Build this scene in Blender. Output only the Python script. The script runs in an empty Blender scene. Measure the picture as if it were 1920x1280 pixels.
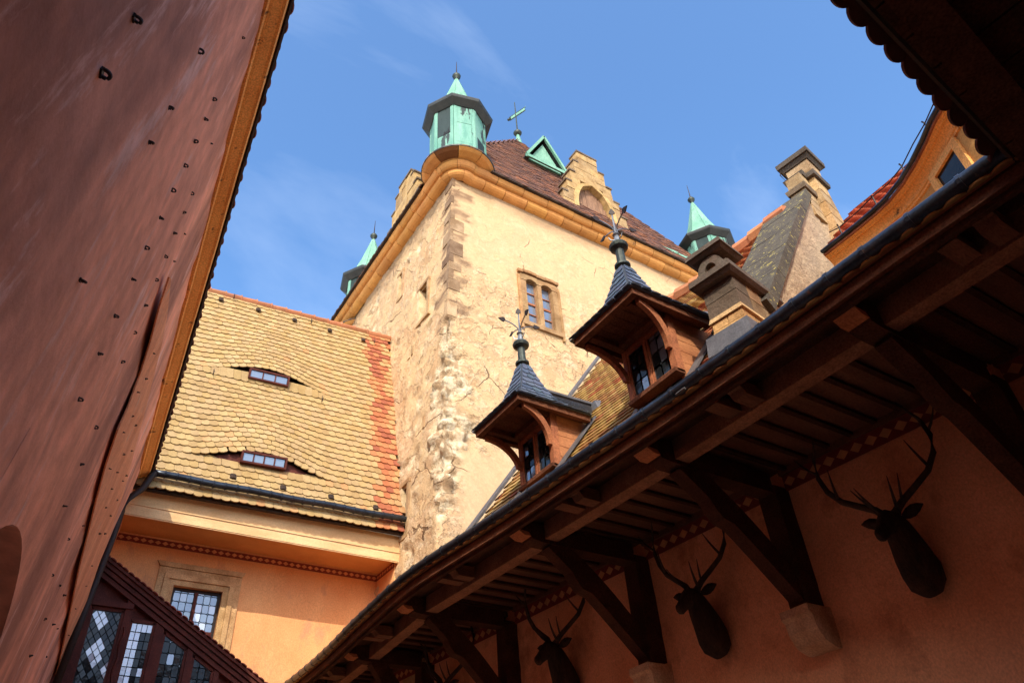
import bpy, math, random
from mathutils import Vector as V, Matrix, noise
random.seed(7)
R = math.radians
sc = bpy.context.scene
col = sc.collection

# ------------------------------------------------------------------ camera
# world axes: X along the bright tower face, Y along the arcade, Z up; the camera is the origin, ground at -1.6
FPX = 1390.0
_up = V((834-960, -1110-640, FPX)).normalized()
_y = V((-200-960, 1828-640, FPX)); _y = (_y - _up*_y.dot(_up)).normalized()
_x = _y.cross(_up)
if _x.z < 0: _x = -_x
_x.normalize()
CM = Matrix((_x, _y, _up))
def ray(px, py): return (CM @ V((px-960, py-640, FPX))).normalized()
def onx(px, py, x): r = ray(px, py); return r*(x/r.x)
def ony(px, py, y): r = ray(px, py); return r*(y/r.y)
def onz(px, py, z): r = ray(px, py); return r*(z/r.z)
cam = bpy.data.cameras.new('camera')
camo = bpy.data.objects.new('camera', cam); col.objects.link(camo)
cam.sensor_width = 36; cam.lens = 36*FPX/1920
cam.clip_start = 0.05; cam.clip_end = 2000
a, b, c = CM @ V((1,0,0)), -(CM @ V((0,1,0))), -(CM @ V((0,0,1)))
camo.matrix_world = Matrix(((a.x,b.x,c.x,0),(a.y,b.y,c.y,0),(a.z,b.z,c.z,0),(0,0,0,1)))
sc.camera = camo

# ------------------------------------------------------------------ light
SUN = V((-0.76, -1.0, 1.03)).normalized()
sun = bpy.data.lights.new('sun', 'SUN'); sun.energy = 2.05; sun.angle = R(0.5); sun.color = (1.0, .92, .78)
suno = bpy.data.objects.new('sun', sun); col.objects.link(suno)
suno.rotation_euler = SUN.to_track_quat('Z', 'Y').to_euler(); suno.location = (0, 0, 60)
w = bpy.data.worlds.new('World'); sc.world = w; w.use_nodes = True
nt = w.node_tree; nt.nodes.clear()
N = nt.nodes.new; Lk = nt.links.new
sky = N('ShaderNodeTexSky'); sky.sky_type = 'NISHITA'; sky.sun_disc = False
sky.sun_elevation = math.asin(SUN.z); sky.sun_rotation = math.atan2(SUN.x, SUN.y)
sky.air_density = 1.0; sky.dust_density = 2.2; sky.ozone_density = 2.0
hs = N('ShaderNodeHueSaturation'); hs.inputs['Saturation'].default_value = 1.2; hs.inputs['Value'].default_value = 1.14
Lk(sky.outputs[0], hs.inputs['Color'])
tc = N('ShaderNodeTexCoord'); mp = N('ShaderNodeMapping')
mp.inputs['Location'].default_value = (4.1, 1.3, .3); mp.inputs['Rotation'].default_value = (0.3, 0.2, R(35)); mp.inputs['Scale'].default_value = (.8, 2.2, 1.6)
Lk(tc.outputs['Generated'], mp.inputs['Vector'])
n1 = N('ShaderNodeTexNoise'); n1.inputs['Scale'].default_value = 1.5; n1.inputs['Detail'].default_value = 7; n1.inputs['Roughness'].default_value = .55
n1.inputs['Distortion'].default_value = .35
Lk(mp.outputs[0], n1.inputs['Vector'])
cr = N('ShaderNodeValToRGB'); cr.color_ramp.elements[0].position = .46; cr.color_ramp.elements[1].position = .95
cr.color_ramp.elements[0].color = (0,0,0,1); cr.color_ramp.elements[1].color = (.42,.42,.42,1)
Lk(n1.outputs['Fac'], cr.inputs[0])
mx = N('ShaderNodeMix'); mx.data_type = 'RGBA'; mx.inputs['B'].default_value = (5.0, 5.5, 6.2, 1)
Lk(cr.outputs[0], mx.inputs['Factor']); Lk(hs.outputs[0], mx.inputs['A'])
bg = N('ShaderNodeBackground'); bg.inputs['Strength'].default_value = 0.15
sc.cycles.diffuse_bounces = 8; sc.cycles.max_bounces = 12
Lk(mx.outputs['Result'], bg.inputs[0])
wo = N('ShaderNodeOutputWorld'); Lk(bg.outputs[0], wo.inputs[0])
vs = sc.view_settings
vs.view_transform = 'Standard'; vs.look = 'None'; vs.gamma = 1; vs.use_curve_mapping = False; vs.exposure = 1.17

# ------------------------------------------------------------------ materials
def mat(name, c1, c2, scale=3., detail=6., stretch=(1,1,1), rough=.85, bump=.3, bscale=25., bdist=.02, metal=0., attr=False,
        lo=.35, hi=.65, fine=.25, spec=.3, spots=None, bdetail=6., fscale=60., fstretch=True):
    m = bpy.data.materials.new(name); m.use_nodes = True; t = m.node_tree; t.nodes.clear()
    n, l = t.nodes.new, t.links.new
    out = n('ShaderNodeOutputMaterial'); p = n('ShaderNodeBsdfPrincipled'); l(p.outputs[0], out.inputs[0])
    p.inputs['Roughness'].default_value = rough; p.inputs['Metallic'].default_value = metal; p.inputs['Specular IOR Level'].default_value = spec
    g = n('ShaderNodeNewGeometry'); mp = n('ShaderNodeMapping'); mp.inputs['Scale'].default_value = stretch; l(g.outputs['Position'], mp.inputs['Vector'])
    a = n('ShaderNodeTexNoise'); a.inputs['Scale'].default_value = scale; a.inputs['Detail'].default_value = detail; a.inputs['Roughness'].default_value = .62
    l(mp.outputs[0], a.inputs['Vector'])
    r = n('ShaderNodeMapRange'); r.inputs['From Min'].default_value = lo; r.inputs['From Max'].default_value = hi; l(a.outputs['Fac'], r.inputs['Value'])
    x = n('ShaderNodeMix'); x.data_type = 'RGBA'; x.inputs['A'].default_value = (*c1, 1); x.inputs['B'].default_value = (*c2, 1); l(r.outputs[0], x.inputs['Factor'])
    cur = x.outputs['Result']
    if spots:
        c3, ss, th, sw = spots
        s = n('ShaderNodeTexNoise'); s.inputs['Scale'].default_value = ss; s.inputs['Detail'].default_value = 8; s.inputs['Roughness'].default_value = .7
        l(mp.outputs[0], s.inputs['Vector'])
        q = n('ShaderNodeMapRange'); q.inputs['From Min'].default_value = th; q.inputs['From Max'].default_value = th+sw; l(s.outputs['Fac'], q.inputs['Value'])
        y = n('ShaderNodeMix'); y.data_type = 'RGBA'; y.inputs['B'].default_value = (*c3, 1); l(cur, y.inputs['A']); l(q.outputs[0], y.inputs['Factor'])
        cur = y.outputs['Result']
    f = n('ShaderNodeTexNoise'); f.inputs['Scale'].default_value = fscale; f.inputs['Detail'].default_value = 6; l((mp.outputs[0] if fstretch else g.outputs['Position']), f.inputs['Vector'])
    fr = n('ShaderNodeMapRange'); fr.inputs['From Min'].default_value = .3; fr.inputs['From Max'].default_value = .7
    fr.inputs['To Min'].default_value = 1-fine; fr.inputs['To Max'].default_value = 1+fine; l(f.outputs['Fac'], fr.inputs['Value'])
    mu = n('ShaderNodeVectorMath'); mu.operation = 'SCALE'; l(cur, mu.inputs[0]); l(fr.outputs[0], mu.inputs['Scale']); cur = mu.outputs[0]
    if attr:
        at = n('ShaderNodeAttribute'); at.attribute_name = 'Col'
        mm = n('ShaderNodeVectorMath'); mm.operation = 'MULTIPLY'; l(cur, mm.inputs[0]); l(at.outputs['Color'], mm.inputs[1]); cur = mm.outputs[0]
    l(cur, p.inputs['Base Color'])
    if bump:
        bn = n('ShaderNodeTexNoise'); bn.inputs['Scale'].default_value = bscale; bn.inputs['Detail'].default_value = bdetail; bn.inputs['Roughness'].default_value = .65
        l((mp.outputs[0] if fstretch else g.outputs['Position']), bn.inputs['Vector'])
        bb = n('ShaderNodeBump'); bb.inputs['Strength'].default_value = bump; bb.inputs['Distance'].default_value = bdist
        l(bn.outputs['Fac'], bb.inputs['Height']); l(bb.outputs[0], p.inputs['Normal'])
    return m

MT = {}
MT['left_plaster'] = mat('red plaster', (.82,.38,.24), (.36,.165,.11), .75, 10, (1,1,.24), .9, .4, 7, .03, fine=.16, spots=((.74,.47,.38), 2.6, .55, .10), fscale=5, fstretch=False, lo=.40, hi=.63)
MT['orange_plaster'] = mat('orange plaster', (.76,.40,.17), (.68,.31,.12), 1.3, 8, (1,1,.6), .9, .35, 9, .025, fine=.14, spots=((.55,.28,.14), 2.4, .58, .12))
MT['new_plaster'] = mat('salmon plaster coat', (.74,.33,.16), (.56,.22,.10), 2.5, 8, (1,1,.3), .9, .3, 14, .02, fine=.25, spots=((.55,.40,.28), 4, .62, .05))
MT['ochre_coat'] = mat('ochre cornice paint', (.86,.46,.14), (.76,.36,.10), 2., 7, rough=.85, bump=.2, spots=((.10,.05,.025), 5, .60, .06))
MT['arcade_plaster'] = mat('arcade wall plaster', (.86,.46,.25), (.72,.34,.17), 1.2, 8, (1,1,.8), .9, .5, 6, .05, fine=.15, spots=((.42,.17,.08), 1.6, .52, .2))
MT['cream_paint'] = mat('cream painted board', (.74,.50,.25), (.62,.38,.17), 3, 7, (.6,1,2), .7, .15, 20, .01, fine=.15, spots=((.30,.15,.06), 5, .66, .05))
MT['soffit_paint'] = mat('pale orange soffit', (.68,.33,.11), (.58,.26,.08), 1.5, 6, rough=.8, bump=.12, fine=.1)
MT['tile'] = mat('clay tile', (1,1,1), (.82,.78,.74), 5, 6, rough=.8, bump=.25, bscale=40, bdist=.006, attr=True, fine=.16)
MT['under'] = mat('roof underlay', (.05,.03,.02), (.03,.02,.015), 3, rough=.95, bump=0)
MT['stone'] = mat('sandstone', (1,1,1), (.62,.55,.48), 3.5, 8, rough=.9, bump=.5, bscale=22, bdist=.025, attr=True, fine=.25)
MT['cornice'] = mat('cornice sandstone', (.66,.32,.095), (.55,.25,.075), 2.5, 8, rough=.9, bump=.3, bscale=18, bdist=.02, attr=True, fine=.15, spots=((.26,.12,.05), 3, .62, .08))
MT['copper'] = mat('green copper patina', (.19,.38,.30), (.10,.26,.205), 4, 8, (1,1,.22), .75, .12, 20, .01, fine=.12, attr=True, spots=((.035,.05,.05), 2.2, .555, .02))
MT['pale_copper'] = mat('pale copper patina', (.21,.40,.30), (.13,.30,.22), 2.5, 7, (1,1,.4), .8, .25, 9, .02, fine=.2, spec=.2, spots=((.10,.22,.17), 3, .60, .1))
MT['dark_copper'] = mat('dark copper sheet', (.045,.05,.05), (.028,.034,.036), 3, 6, rough=.5, bump=.1, spec=.4)
MT['slate'] = mat('blue slate', (1,1,1), (.7,.72,.75), 6, 6, rough=.5, bump=.25, bscale=40, bdist=.006, attr=True, spec=.5)
MT['red_wood'] = mat('red brown wood', (.42,.155,.065), (.26,.085,.038), 4, 7, (1,1,1), .7, .4, 35, .01, fine=.35, spots=((.42,.20,.10), 6, .60, .1))
MT['cheek_wood'] = mat('weathered orange boards', (.52,.22,.09), (.36,.13,.05), 4, 7, (.5,1,3), .8, .4, 30, .01, fine=.3)
MT['dark_wood'] = mat('dark stained beam', (.085,.038,.022), (.05,.022,.014), 4, 7, rough=.85, spec=.1, bump=.3, bscale=30, bdist=.012, fine=.4)
MT['brown_wood'] = mat('dark brown eave wood', (.17,.065,.032), (.10,.038,.02), 4, 7, rough=.85, spec=.1, bump=.4, bscale=35, bdist=.01, fine=.4)
MT['plate_wood'] = mat('lighter plate beam', (.30,.15,.08), (.20,.095,.05), 4, 7, rough=.8, bump=.3, bscale=30, bdist=.01, fine=.35)
MT['board_wood'] = mat('brown soffit board', (.19,.085,.045), (.12,.052,.028), 4, 7, (.4,2,2), .8, .3, 30, .01, fine=.4)
MT['stair_wood'] = mat('maroon painted wood', (.11,.030,.020), (.07,.018,.013), 4, 6, rough=.65, bump=.25, bscale=30, bdist=.008, fine=.3, spec=.15)
MT['grey_wood'] = mat('weathered grey plank', (.30,.17,.10), (.17,.095,.06), 5, 8, (3,3,.4), .85, .4, 30, .01, fine=.3)
MT['gutter'] = mat('dark zinc gutter', (.055,.065,.08), (.03,.034,.042), 6, 7, rough=.30, bump=.15, bscale=30, bdist=.006, metal=.7, spec=.5, spots=((.16,.08,.045), 4, .62, .08))
MT['lead'] = mat('grey lead sheet', (.15,.145,.15), (.09,.088,.092), 5, 6, rough=.6, bump=.2, bscale=20, bdist=.008, metal=.2)
MT['came'] = mat('lead came', (.10,.105,.11), (.06,.06,.065), 8, rough=.5, bump=0, metal=.5)
MT['iron'] = mat('black iron', (.02,.015,.013), (.035,.018,.012), 20, rough=.6, bump=.2, bscale=60, bdist=.004)
MT['bright_iron'] = mat('grey finial metal', (.30,.32,.33), (.16,.17,.18), 9, rough=.4, bump=0, metal=.6)
MT['finial'] = mat('green black finial', (.06,.075,.06), (.035,.042,.036), 8, rough=.5, bump=.1, metal=.3)
MT['fur'] = mat('dark deer fur', (.055,.030,.018), (.022,.012,.008), 12, 6, (1,1,.3), .9, .8, 70, .02, fine=.4)
MT['antler'] = mat('dark antler', (.075,.048,.030), (.035,.022,.014), 14, 6, (1,1,.4), .7, .5, 60, .008)
MT['black'] = mat('dark interior', (.012,.009,.008), (.008,.006,.005), 3, rough=1, bump=0)
MT['cobble'] = mat('courtyard paving', (.66,.56,.43), (.54,.45,.34), 3, 8, rough=.9, bump=.6, bscale=8, bdist=.05)
MT['yellow_plaster'] = mat('ochre house plaster', (.62,.34,.10), (.48,.25,.07), 1.4, 8, rough=.9, bump=.35, bscale=9, bdist=.03, fine=.15, spots=((.50,.30,.19), 1.6, .56, .1))
MT['grey_render'] = mat('rough grey render', (.50,.36,.22), (.34,.24,.15), 2.5, 9, rough=.95, bump=.9, bscale=16, bdist=.05, fine=.3)
MT['lichen_stone'] = mat('coping with lichen', (.10,.085,.06), (.055,.045,.035), 5, 8, rough=.95, bump=.6, bscale=25, bdist=.02, fine=.3, spots=((.42,.34,.08), 15, .585, .05))

def glass(name, c, rough=.06, spec=1.0, ior=1.9):
    m = bpy.data.materials.new(name); m.use_nodes = True; p = m.node_tree.nodes['Principled BSDF']
    t = m.node_tree; n = t.nodes.new('ShaderNodeTexNoise'); n.inputs['Scale'].default_value = 9
    g = t.nodes.new('ShaderNodeNewGeometry'); t.links.new(g.outputs['Position'], n.inputs['Vector'])
    bmp = t.nodes.new('ShaderNodeBump'); bmp.inputs['Strength'].default_value = .12; bmp.inputs['Distance'].default_value = .02
    t.links.new(n.outputs['Fac'], bmp.inputs['Height']); t.links.new(bmp.outputs[0], p.inputs['Normal'])
    p.inputs['Base Color'].default_value = (*c, 1); p.inputs['Roughness'].default_value = rough; p.inputs['Specular IOR Level'].default_value = spec
    p.inputs['IOR'].default_value = ior
    return m
MT['glass'] = glass('old window glass', (.13,.16,.21))
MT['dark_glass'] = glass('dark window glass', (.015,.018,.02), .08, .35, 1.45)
MT['sky_painted_glass'] = glass('window glass with painted sky reflection', (.55,.62,.72), .15)  # pale base colour paints the sky's reflection into some panes

def tower_mat():
    m = bpy.data.materials.new('tower plaster'); m.use_nodes = True; t = m.node_tree; t.nodes.clear()
    n, l = t.nodes.new, t.links.new
    out = n('ShaderNodeOutputMaterial'); p = n('ShaderNodeBsdfPrincipled'); l(p.outputs[0], out.inputs[0])
    p.inputs['Roughness'].default_value = .92; p.inputs['Specular IOR Level'].default_value = .15
    g = n('ShaderNodeNewGeometry')
    def nz(s, d=8, ro=.6, dist=0.):
        a = n('ShaderNodeTexNoise'); a.inputs['Scale'].default_value = s; a.inputs['Detail'].default_value = d; a.inputs['Roughness'].default_value = ro
        a.inputs['Distortion'].default_value = dist; l(g.outputs['Position'], a.inputs['Vector']); return a.outputs['Fac']
    def mr(i, lo, hi, a=0., b=1.):
        r = n('ShaderNodeMapRange'); r.inputs['From Min'].default_value = lo; r.inputs['From Max'].default_value = hi
        r.inputs['To Min'].default_value = a; r.inputs['To Max'].default_value = b; l(i, r.inputs['Value']); return r.outputs[0]
    def mix(f, a, b):
        x = n('ShaderNodeMix'); x.data_type = 'RGBA'; l(f, x.inputs['Factor'])
        for k, s in (('A', a), ('B', b)):
            if isinstance(s, tuple): x.inputs[k].default_value = (*s, 1)
            else: l(s, x.inputs[k])
        return x.outputs['Result']
    at = n('ShaderNodeAttribute'); at.attribute_name = 'Col'; sp = n('ShaderNodeSeparateColor'); l(at.outputs['Color'], sp.inputs[0])
    big = nz(.7, 8); mid = nz(3.2, 9, .68, .2); fine = nz(22, 8, .7)
    c = mix(mr(big, .38, .62), (.54,.36,.205), (.48,.30,.155))
    flake1 = mr(nz(1.5, 9, .62, .25), .47, .50); flake2 = mr(nz(4.2, 8, .62, .3), .55, .58)
    c = mix(mr(mid, .52, .66), c, (.66,.49,.30))
    c = mix(flake1, c, (.57,.39,.21)); c = mix(mr(flake2, 0, 1, 0, .6), c, (.62,.46,.28))
    cr1 = mr(nz(9, 6, .7, 1.2), .33, .30); c = mix(mr(cr1, 0, 1, 0, .75), c, (.30,.18,.09))
    c = mix(mr(nz(1.7, 9, .7, .4), .60, .68, 0, .8), c, (.50,.30,.13))
    c = mix(mr(nz(5.5, 6, .6, .8), .66, .70, 0, .7), c, (.33,.19,.085))
    stone = mix(mr(nz(4.5, 8), .42, .56), (.70,.57,.38), (.40,.27,.15))
    c = mix(sp.outputs[0], c, stone)
    c = mix(mr(sp.outputs[2], 0, 1, 0, .75), c, (.55,.38,.215))
    c = mix(mr(nz(.9, 10, .7, .5), .56, .66, 0, .35), c, (.46,.29,.14))
    vn = n('ShaderNodeTexNoise'); vn.inputs['Scale'].default_value = 2.2; vn.inputs['Detail'].default_value = 6; l(g.outputs['Position'], vn.inputs['Vector'])
    va = n('ShaderNodeMix'); va.data_type = 'RGBA'; va.inputs['Factor'].default_value = .22; l(g.outputs['Position'], va.inputs['A']); l(vn.outputs['Color'], va.inputs['B'])
    vo = n('ShaderNodeTexVoronoi'); vo.feature = 'DISTANCE_TO_EDGE'; vo.inputs['Scale'].default_value = .62; l(va.outputs['Result'], vo.inputs['Vector'])
    crk = n('ShaderNodeMath'); crk.operation = 'MULTIPLY'; l(mr(vo.outputs['Distance'], .007, .002), crk.inputs[0]); l(mr(nz(.8, 5), .50, .56), crk.inputs[1])
    c = mix(crk.outputs[0], c, (.20,.12,.065))
    c = mix(sp.outputs[1], c, (.235,.145,.085))
    mu = n('ShaderNodeVectorMath'); mu.operation = 'SCALE'; l(c, mu.inputs[0]); l(mr(fine, .3, .7, .86, 1.12), mu.inputs['Scale'])
    l(mu.outputs[0], p.inputs['Base Color'])
    ad = n('ShaderNodeMath'); ad.operation = 'MULTIPLY_ADD'; l(mid, ad.inputs[0]); ad.inputs[1].default_value = 1.0; l(mr(fine, 0, 1, 0, .40), ad.inputs[2])
    for q_, k_ in ((flake1, .5), (flake2, .35), (cr1, -.8), (crk.outputs[0], -1.2)):
        ad2 = n('ShaderNodeMath'); ad2.operation = 'MULTIPLY_ADD'; l(q_, ad2.inputs[0]); ad2.inputs[1].default_value = k_; l(ad.outputs[0], ad2.inputs[2]); ad = ad2
    inv = mr(sp.outputs[2], 0, 1, .75, .12)
    bb = n('ShaderNodeBump'); bb.inputs['Distance'].default_value = .055; l(inv, bb.inputs['Strength']); l(ad.outputs[0], bb.inputs['Height'])
    l(bb.outputs[0], p.inputs['Normal'])
    return m
MT['tower'] = tower_mat()

def frieze_mat(name, cd, cb):
    m = bpy.data.materials.new(name); m.use_nodes = True; t = m.node_tree; p = t.nodes['Principled BSDF']; n, l = t.nodes.new, t.links.new
    p.inputs['Roughness'].default_value = .9
    uv = n('ShaderNodeUVMap'); s = n('ShaderNodeSeparateXYZ'); l(uv.outputs[0], s.inputs[0])
    def ma(op, a, b=None):
        q = n('ShaderNodeMath'); q.operation = op
        for k, v_ in enumerate((a, b)):
            if v_ is None: continue
            if isinstance(v_, (int, float)): q.inputs[k].default_value = v_
            else: l(v_, q.inputs[k])
        return q.outputs[0]
    fu = ma('ABSOLUTE', ma('SUBTRACT', ma('FRACT', s.outputs[0]), .5)); fv = ma('ABSOLUTE', ma('SUBTRACT', s.outputs[1], .5))
    d = ma('LESS_THAN', ma('ADD', fu, ma('MULTIPLY', fv, 1.35)), .44)
    x = n('ShaderNodeMix'); x.data_type = 'RGBA'; x.inputs['A'].default_value = (*cb, 1); x.inputs['B'].default_value = (*cd, 1); l(d, x.inputs['Factor'])
    g = n('ShaderNodeNewGeometry'); nn = n('ShaderNodeTexNoise'); nn.inputs['Scale'].default_value = 9; nn.inputs['Detail'].default_value = 7; l(g.outputs['Position'], nn.inputs['Vector'])
    r = n('ShaderNodeMapRange'); r.inputs['To Min'].default_value = .55; r.inputs['To Max'].default_value = 1.4; l(nn.outputs['Fac'], r.inputs['Value'])
    mu = n('ShaderNodeVectorMath'); mu.operation = 'SCALE'; l(x.outputs['Result'], mu.inputs[0]); l(r.outputs[0], mu.inputs['Scale']); l(mu.outputs[0], p.inputs['Base Color'])
    return m
MT['frieze'] = frieze_mat('painted diamond frieze', (.60,.30,.13), (.20,.035,.025))

# ------------------------------------------------------------------ mesh helpers
DEFCOL = {'tile': (.38,.15,.07), 'slate': (.09,.105,.135), 'stone': (.5,.35,.2), 'cornice': (1,1,1), 'copper': (1,1,1)}
WM = {}
def link(o, parent=None, mw=None):
    col.objects.link(o); mw = mw or Matrix(); o.matrix_basis = mw; WM[o.name] = mw
    if parent is not None:
        o.parent = parent; o.matrix_parent_inverse = WM[parent.name].inverted()
    return o
def thing(name, label, cat, loc, group=None):
    o = bpy.data.objects.new(name, None); o.empty_display_size = .3; link(o, None, Matrix.Translation(V(loc)))
    o['label'] = label; o['category'] = cat
    if group: o['group'] = group
    return o
class MB:
    def __init__(s): s.v = []; s.f = []; s.c = []; s.uv = {}
    def add(s, vs, fs, c=None):
        k = len(s.v); s.v += [tuple(p) for p in vs]; s.f += [tuple(i+k for i in f) for f in fs]
        if c is not None or s.c:
            s.c += [(1,1,1)]*(k-len(s.c)) + [c or (1,1,1)]*len(vs)
        return s
    def hexa(s, p, c=None):   # 8 points, bottom 0-3 ring, top 4-7 ring
        return s.add(p, [(3,2,1,0),(4,5,6,7),(0,1,5,4),(1,2,6,5),(2,3,7,6),(3,0,4,7)], c)
    def box(s, x0, x1, y0, y1, z0, z1, c=None):
        return s.hexa([(x0,y0,z0),(x1,y0,z0),(x1,y1,z0),(x0,y1,z0),(x0,y0,z1),(x1,y0,z1),(x1,y1,z1),(x0,y1,z1)], c)
    def obox(s, o, ax, ay, az, c=None):  # oriented box, o corner, three edge vectors
        o, ax, ay, az = V(o), V(ax), V(ay), V(az)
        return s.hexa([o, o+ax, o+ax+ay, o+ay, o+az, o+ax+az, o+ax+ay+az, o+ay+az], c)
    def bar(s, p, q, w, h, up=(0,0,1), c=None):
        p, q = V(p), V(q); d = (q-p).normalized(); u = V(up); sd = d.cross(u)
        if sd.length < 1e-4: sd = d.cross(V((1,0,0)))
        sd.normalize(); u = sd.cross(d).normalized()
        return s.obox(p - sd*w/2 - u*h/2, sd*w, q-p, u*h, c)
    def prism(s, poly, ext, c=None):
        n = len(poly); e = V(ext); P = [V(p) for p in poly]
        return s.add(P + [p+e for p in P], [tuple(range(n-1,-1,-1)), tuple(range(n,2*n))] + [(i,(i+1)%n,n+(i+1)%n,n+i) for i in range(n)], c)
    def tube(s, pts, rad, n=8, c=None, flat=None):
        pts = [V(p) for p in pts]; m = len(pts)
        if not hasattr(rad, '__len__'): rad = [rad]*m
        vs = []; ref = V((0,0,1))
        for i, p in enumerate(pts):
            d = (pts[min(i+1,m-1)] - pts[max(i-1,0)]).normalized()
            r0 = ref if abs(d.dot(ref)) < .95 else V((0,1,0))
            u = d.cross(r0).normalized(); w_ = u.cross(d).normalized()
            fu, fw = (1,1) if flat is None else flat
            for k in range(n):
                a_ = 2*math.pi*k/n; vs.append(p + (u*math.cos(a_)*fu + w_*math.sin(a_)*fw)*rad[i])
        fs = [(i*n+k, i*n+(k+1)%n, (i+1)*n+(k+1)%n, (i+1)*n+k) for i in range(m-1) for k in range(n)]
        fs += [tuple(range(n-1,-1,-1)), tuple(range((m-1)*n, m*n))]
        return s.add(vs, fs, c)
    def lathe(s, prof, cx, cy, n=12, rot=0., c=None):
        vs = [(cx+r*math.cos(rot+2*math.pi*k/n), cy+r*math.sin(rot+2*math.pi*k/n), z) for r, z in prof for k in range(n)]; m = len(prof)
        fs = [(i*n+k, i*n+(k+1)%n, (i+1)*n+(k+1)%n, (i+1)*n+k) for i in range(m-1) for k in range(n)]
        fs += [tuple(range(n-1,-1,-1)), tuple(range((m-1)*n, m*n))]
        return s.add(vs, fs, c)
    def inst(s, tpl, mw, c=None):
        return s.add([mw @ V(p) for p in tpl[0]], tpl[1], c)
    def build(s, name, m, parent=None, smooth=False, kind=None, uvs=None, local=False):
        n = len(s.v)
        if local: ctr = V((0,0,0))
        else:
            lo = [min(p[i] for p in s.v) for i in range(3)]; hi = [max(p[i] for p in s.v) for i in range(3)]
            ctr = V([(lo[i]+hi[i])/2 for i in range(3)])
        if not s.c and isinstance(m, str) and m in DEFCOL: s.c = [DEFCOL[m]]*n
        me = bpy.data.meshes.new(name); me.from_pydata([V(p)-ctr for p in s.v], [], s.f)
        if s.c:
            s.c += [(1,1,1)]*(n-len(s.c))
            at = me.color_attributes.new('Col', 'FLOAT_COLOR', 'POINT')
            at.data.foreach_set('color', [x for q in s.c for x in (q[0], q[1], q[2], 1.0)])
        if uvs:
            ul = me.uv_layers.new(name='UVMap'); ul.data.foreach_set('uv', [x for f in s.f for i in f for x in uvs[i]])
        if isinstance(m, str): m = MT[m]
        me.materials.append(m)
        if smooth: me.polygons.foreach_set('use_smooth', [True]*len(me.polygons))
        me.update()
        o = bpy.data.objects.new(name, me); link(o, parent, Matrix.Translation(ctr))
        if kind: o['kind'] = kind
        return o
def shift(c, d=.1):
    k = 1 + random.uniform(-d, d); return (c[0]*k*(1+random.uniform(-d,d)*.35), c[1]*k, c[2]*k*(1+random.uniform(-d,d)*.35))
def mixc(a, b, t): return tuple(a[i]*(1-t)+b[i]*t for i in range(3))
def interp(tab, y):
    if y <= tab[0][0]: return tab[0][1]
    for (a, u), (b, v_) in zip(tab, tab[1:]):
        if y <= b:
            t = (y-a)/(b-a); return u + (v_-u)*t
    return tab[-1][1]
def frame(p, U, Vv):      # matrix: x across, y up the slope, z outward
    U = V(U).normalized(); Vv = V(Vv); Vv = (Vv - U*Vv.dot(U)).normalized(); Nn = U.cross(Vv)
    return Matrix(((U.x,Vv.x,Nn.x,p[0]),(U.y,Vv.y,Nn.y,p[1]),(U.z,Vv.z,Nn.z,p[2]),(0,0,0,1)))
def tile_tpl(w_, L, t, arc=.3, n=6):
    hw = w_/2; top = []
    for i in range(n+1):
        a_ = -1 + 2*i/n; top.append((a_*hw, arc*w_*(1-math.sqrt(max(0, 1-(a_*.93)**2)))/.63))
    poly = top + [(hw, L), (-hw, L)]; k = len(poly)
    vs = [(x, y, 0) for x, y in poly] + [(x, y, t) for x, y in poly]
    return vs, [tuple(range(k-1,-1,-1)), tuple(range(k,2*k))] + [(i,(i+1)%k,k+(i+1)%k,k+i) for i in range(k)]
def mesh_from(tpl, name, m, c):
    b_ = MB(); b_.add(tpl[0], tpl[1], c)
    me = bpy.data.meshes.new(name); me.from_pydata(b_.v, [], b_.f)
    at = me.color_attributes.new('Col', 'FLOAT_COLOR', 'POINT'); at.data.foreach_set('color', [x for q in b_.c for x in (*q, 1.0)])
    me.materials.append(MT[m]); me.update(); return me
def inst_obj(name, me, mw, parent):
    return link(bpy.data.objects.new(name, me), parent, mw)
TILT = lambda a_: Matrix.Rotation(a_, 4, 'X')

def wall_grid(us, vs, fn, holes=(), depth=.3, back=None):
    """grid fn(u,v)->(point, colour); holes (u0,u1,v0,v1) left open and given reveals along -normal 'back'"""
    hu, hv = [h[i] for h in holes for i in (0,1)], [h[i] for h in holes for i in (2,3)]
    us = sorted(set([round(u,4) for u in us if all(abs(u-q) > .04 for q in hu)] + [round(q,4) for q in hu]))
    vs = sorted(set([round(v_,4) for v_ in vs if all(abs(v_-q) > .04 for q in hv)] + [round(q,4) for q in hv]))
    m = MB(); nu = len(us)
    for v_ in vs:
        for u in us:
            p, c = fn(u, v_); m.v.append(tuple(p)); m.c.append(c)
    for j in range(len(vs)-1):
        for i in range(nu-1):
            uc, vc = (us[i]+us[i+1])/2, (vs[j]+vs[j+1])/2
            if any(h[0] < uc < h[1] and h[2] < vc < h[3] for h in holes): continue
            m.f.append((j*nu+i, j*nu+i+1, (j+1)*nu+i+1, (j+1)*nu+i))
    if back:
        for h in holes:
            q = [fn(h[0],h[2])[0], fn(h[1],h[2])[0], fn(h[1],h[3])[0], fn(h[0],h[3])[0]]; q = [V(x) for x in q]; e = V(back)*depth
            m.add(q + [x+e for x in q], [(0,1,5,4),(1,2,6,5),(2,3,7,6),(3,0,4,7)], fn(h[0],h[2])[1])
    return m
def lin(a_, b_, st):
    n = max(1, int(round((b_-a_)/st))); return [a_ + (b_-a_)*i/n for i in range(n+1)]
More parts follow.
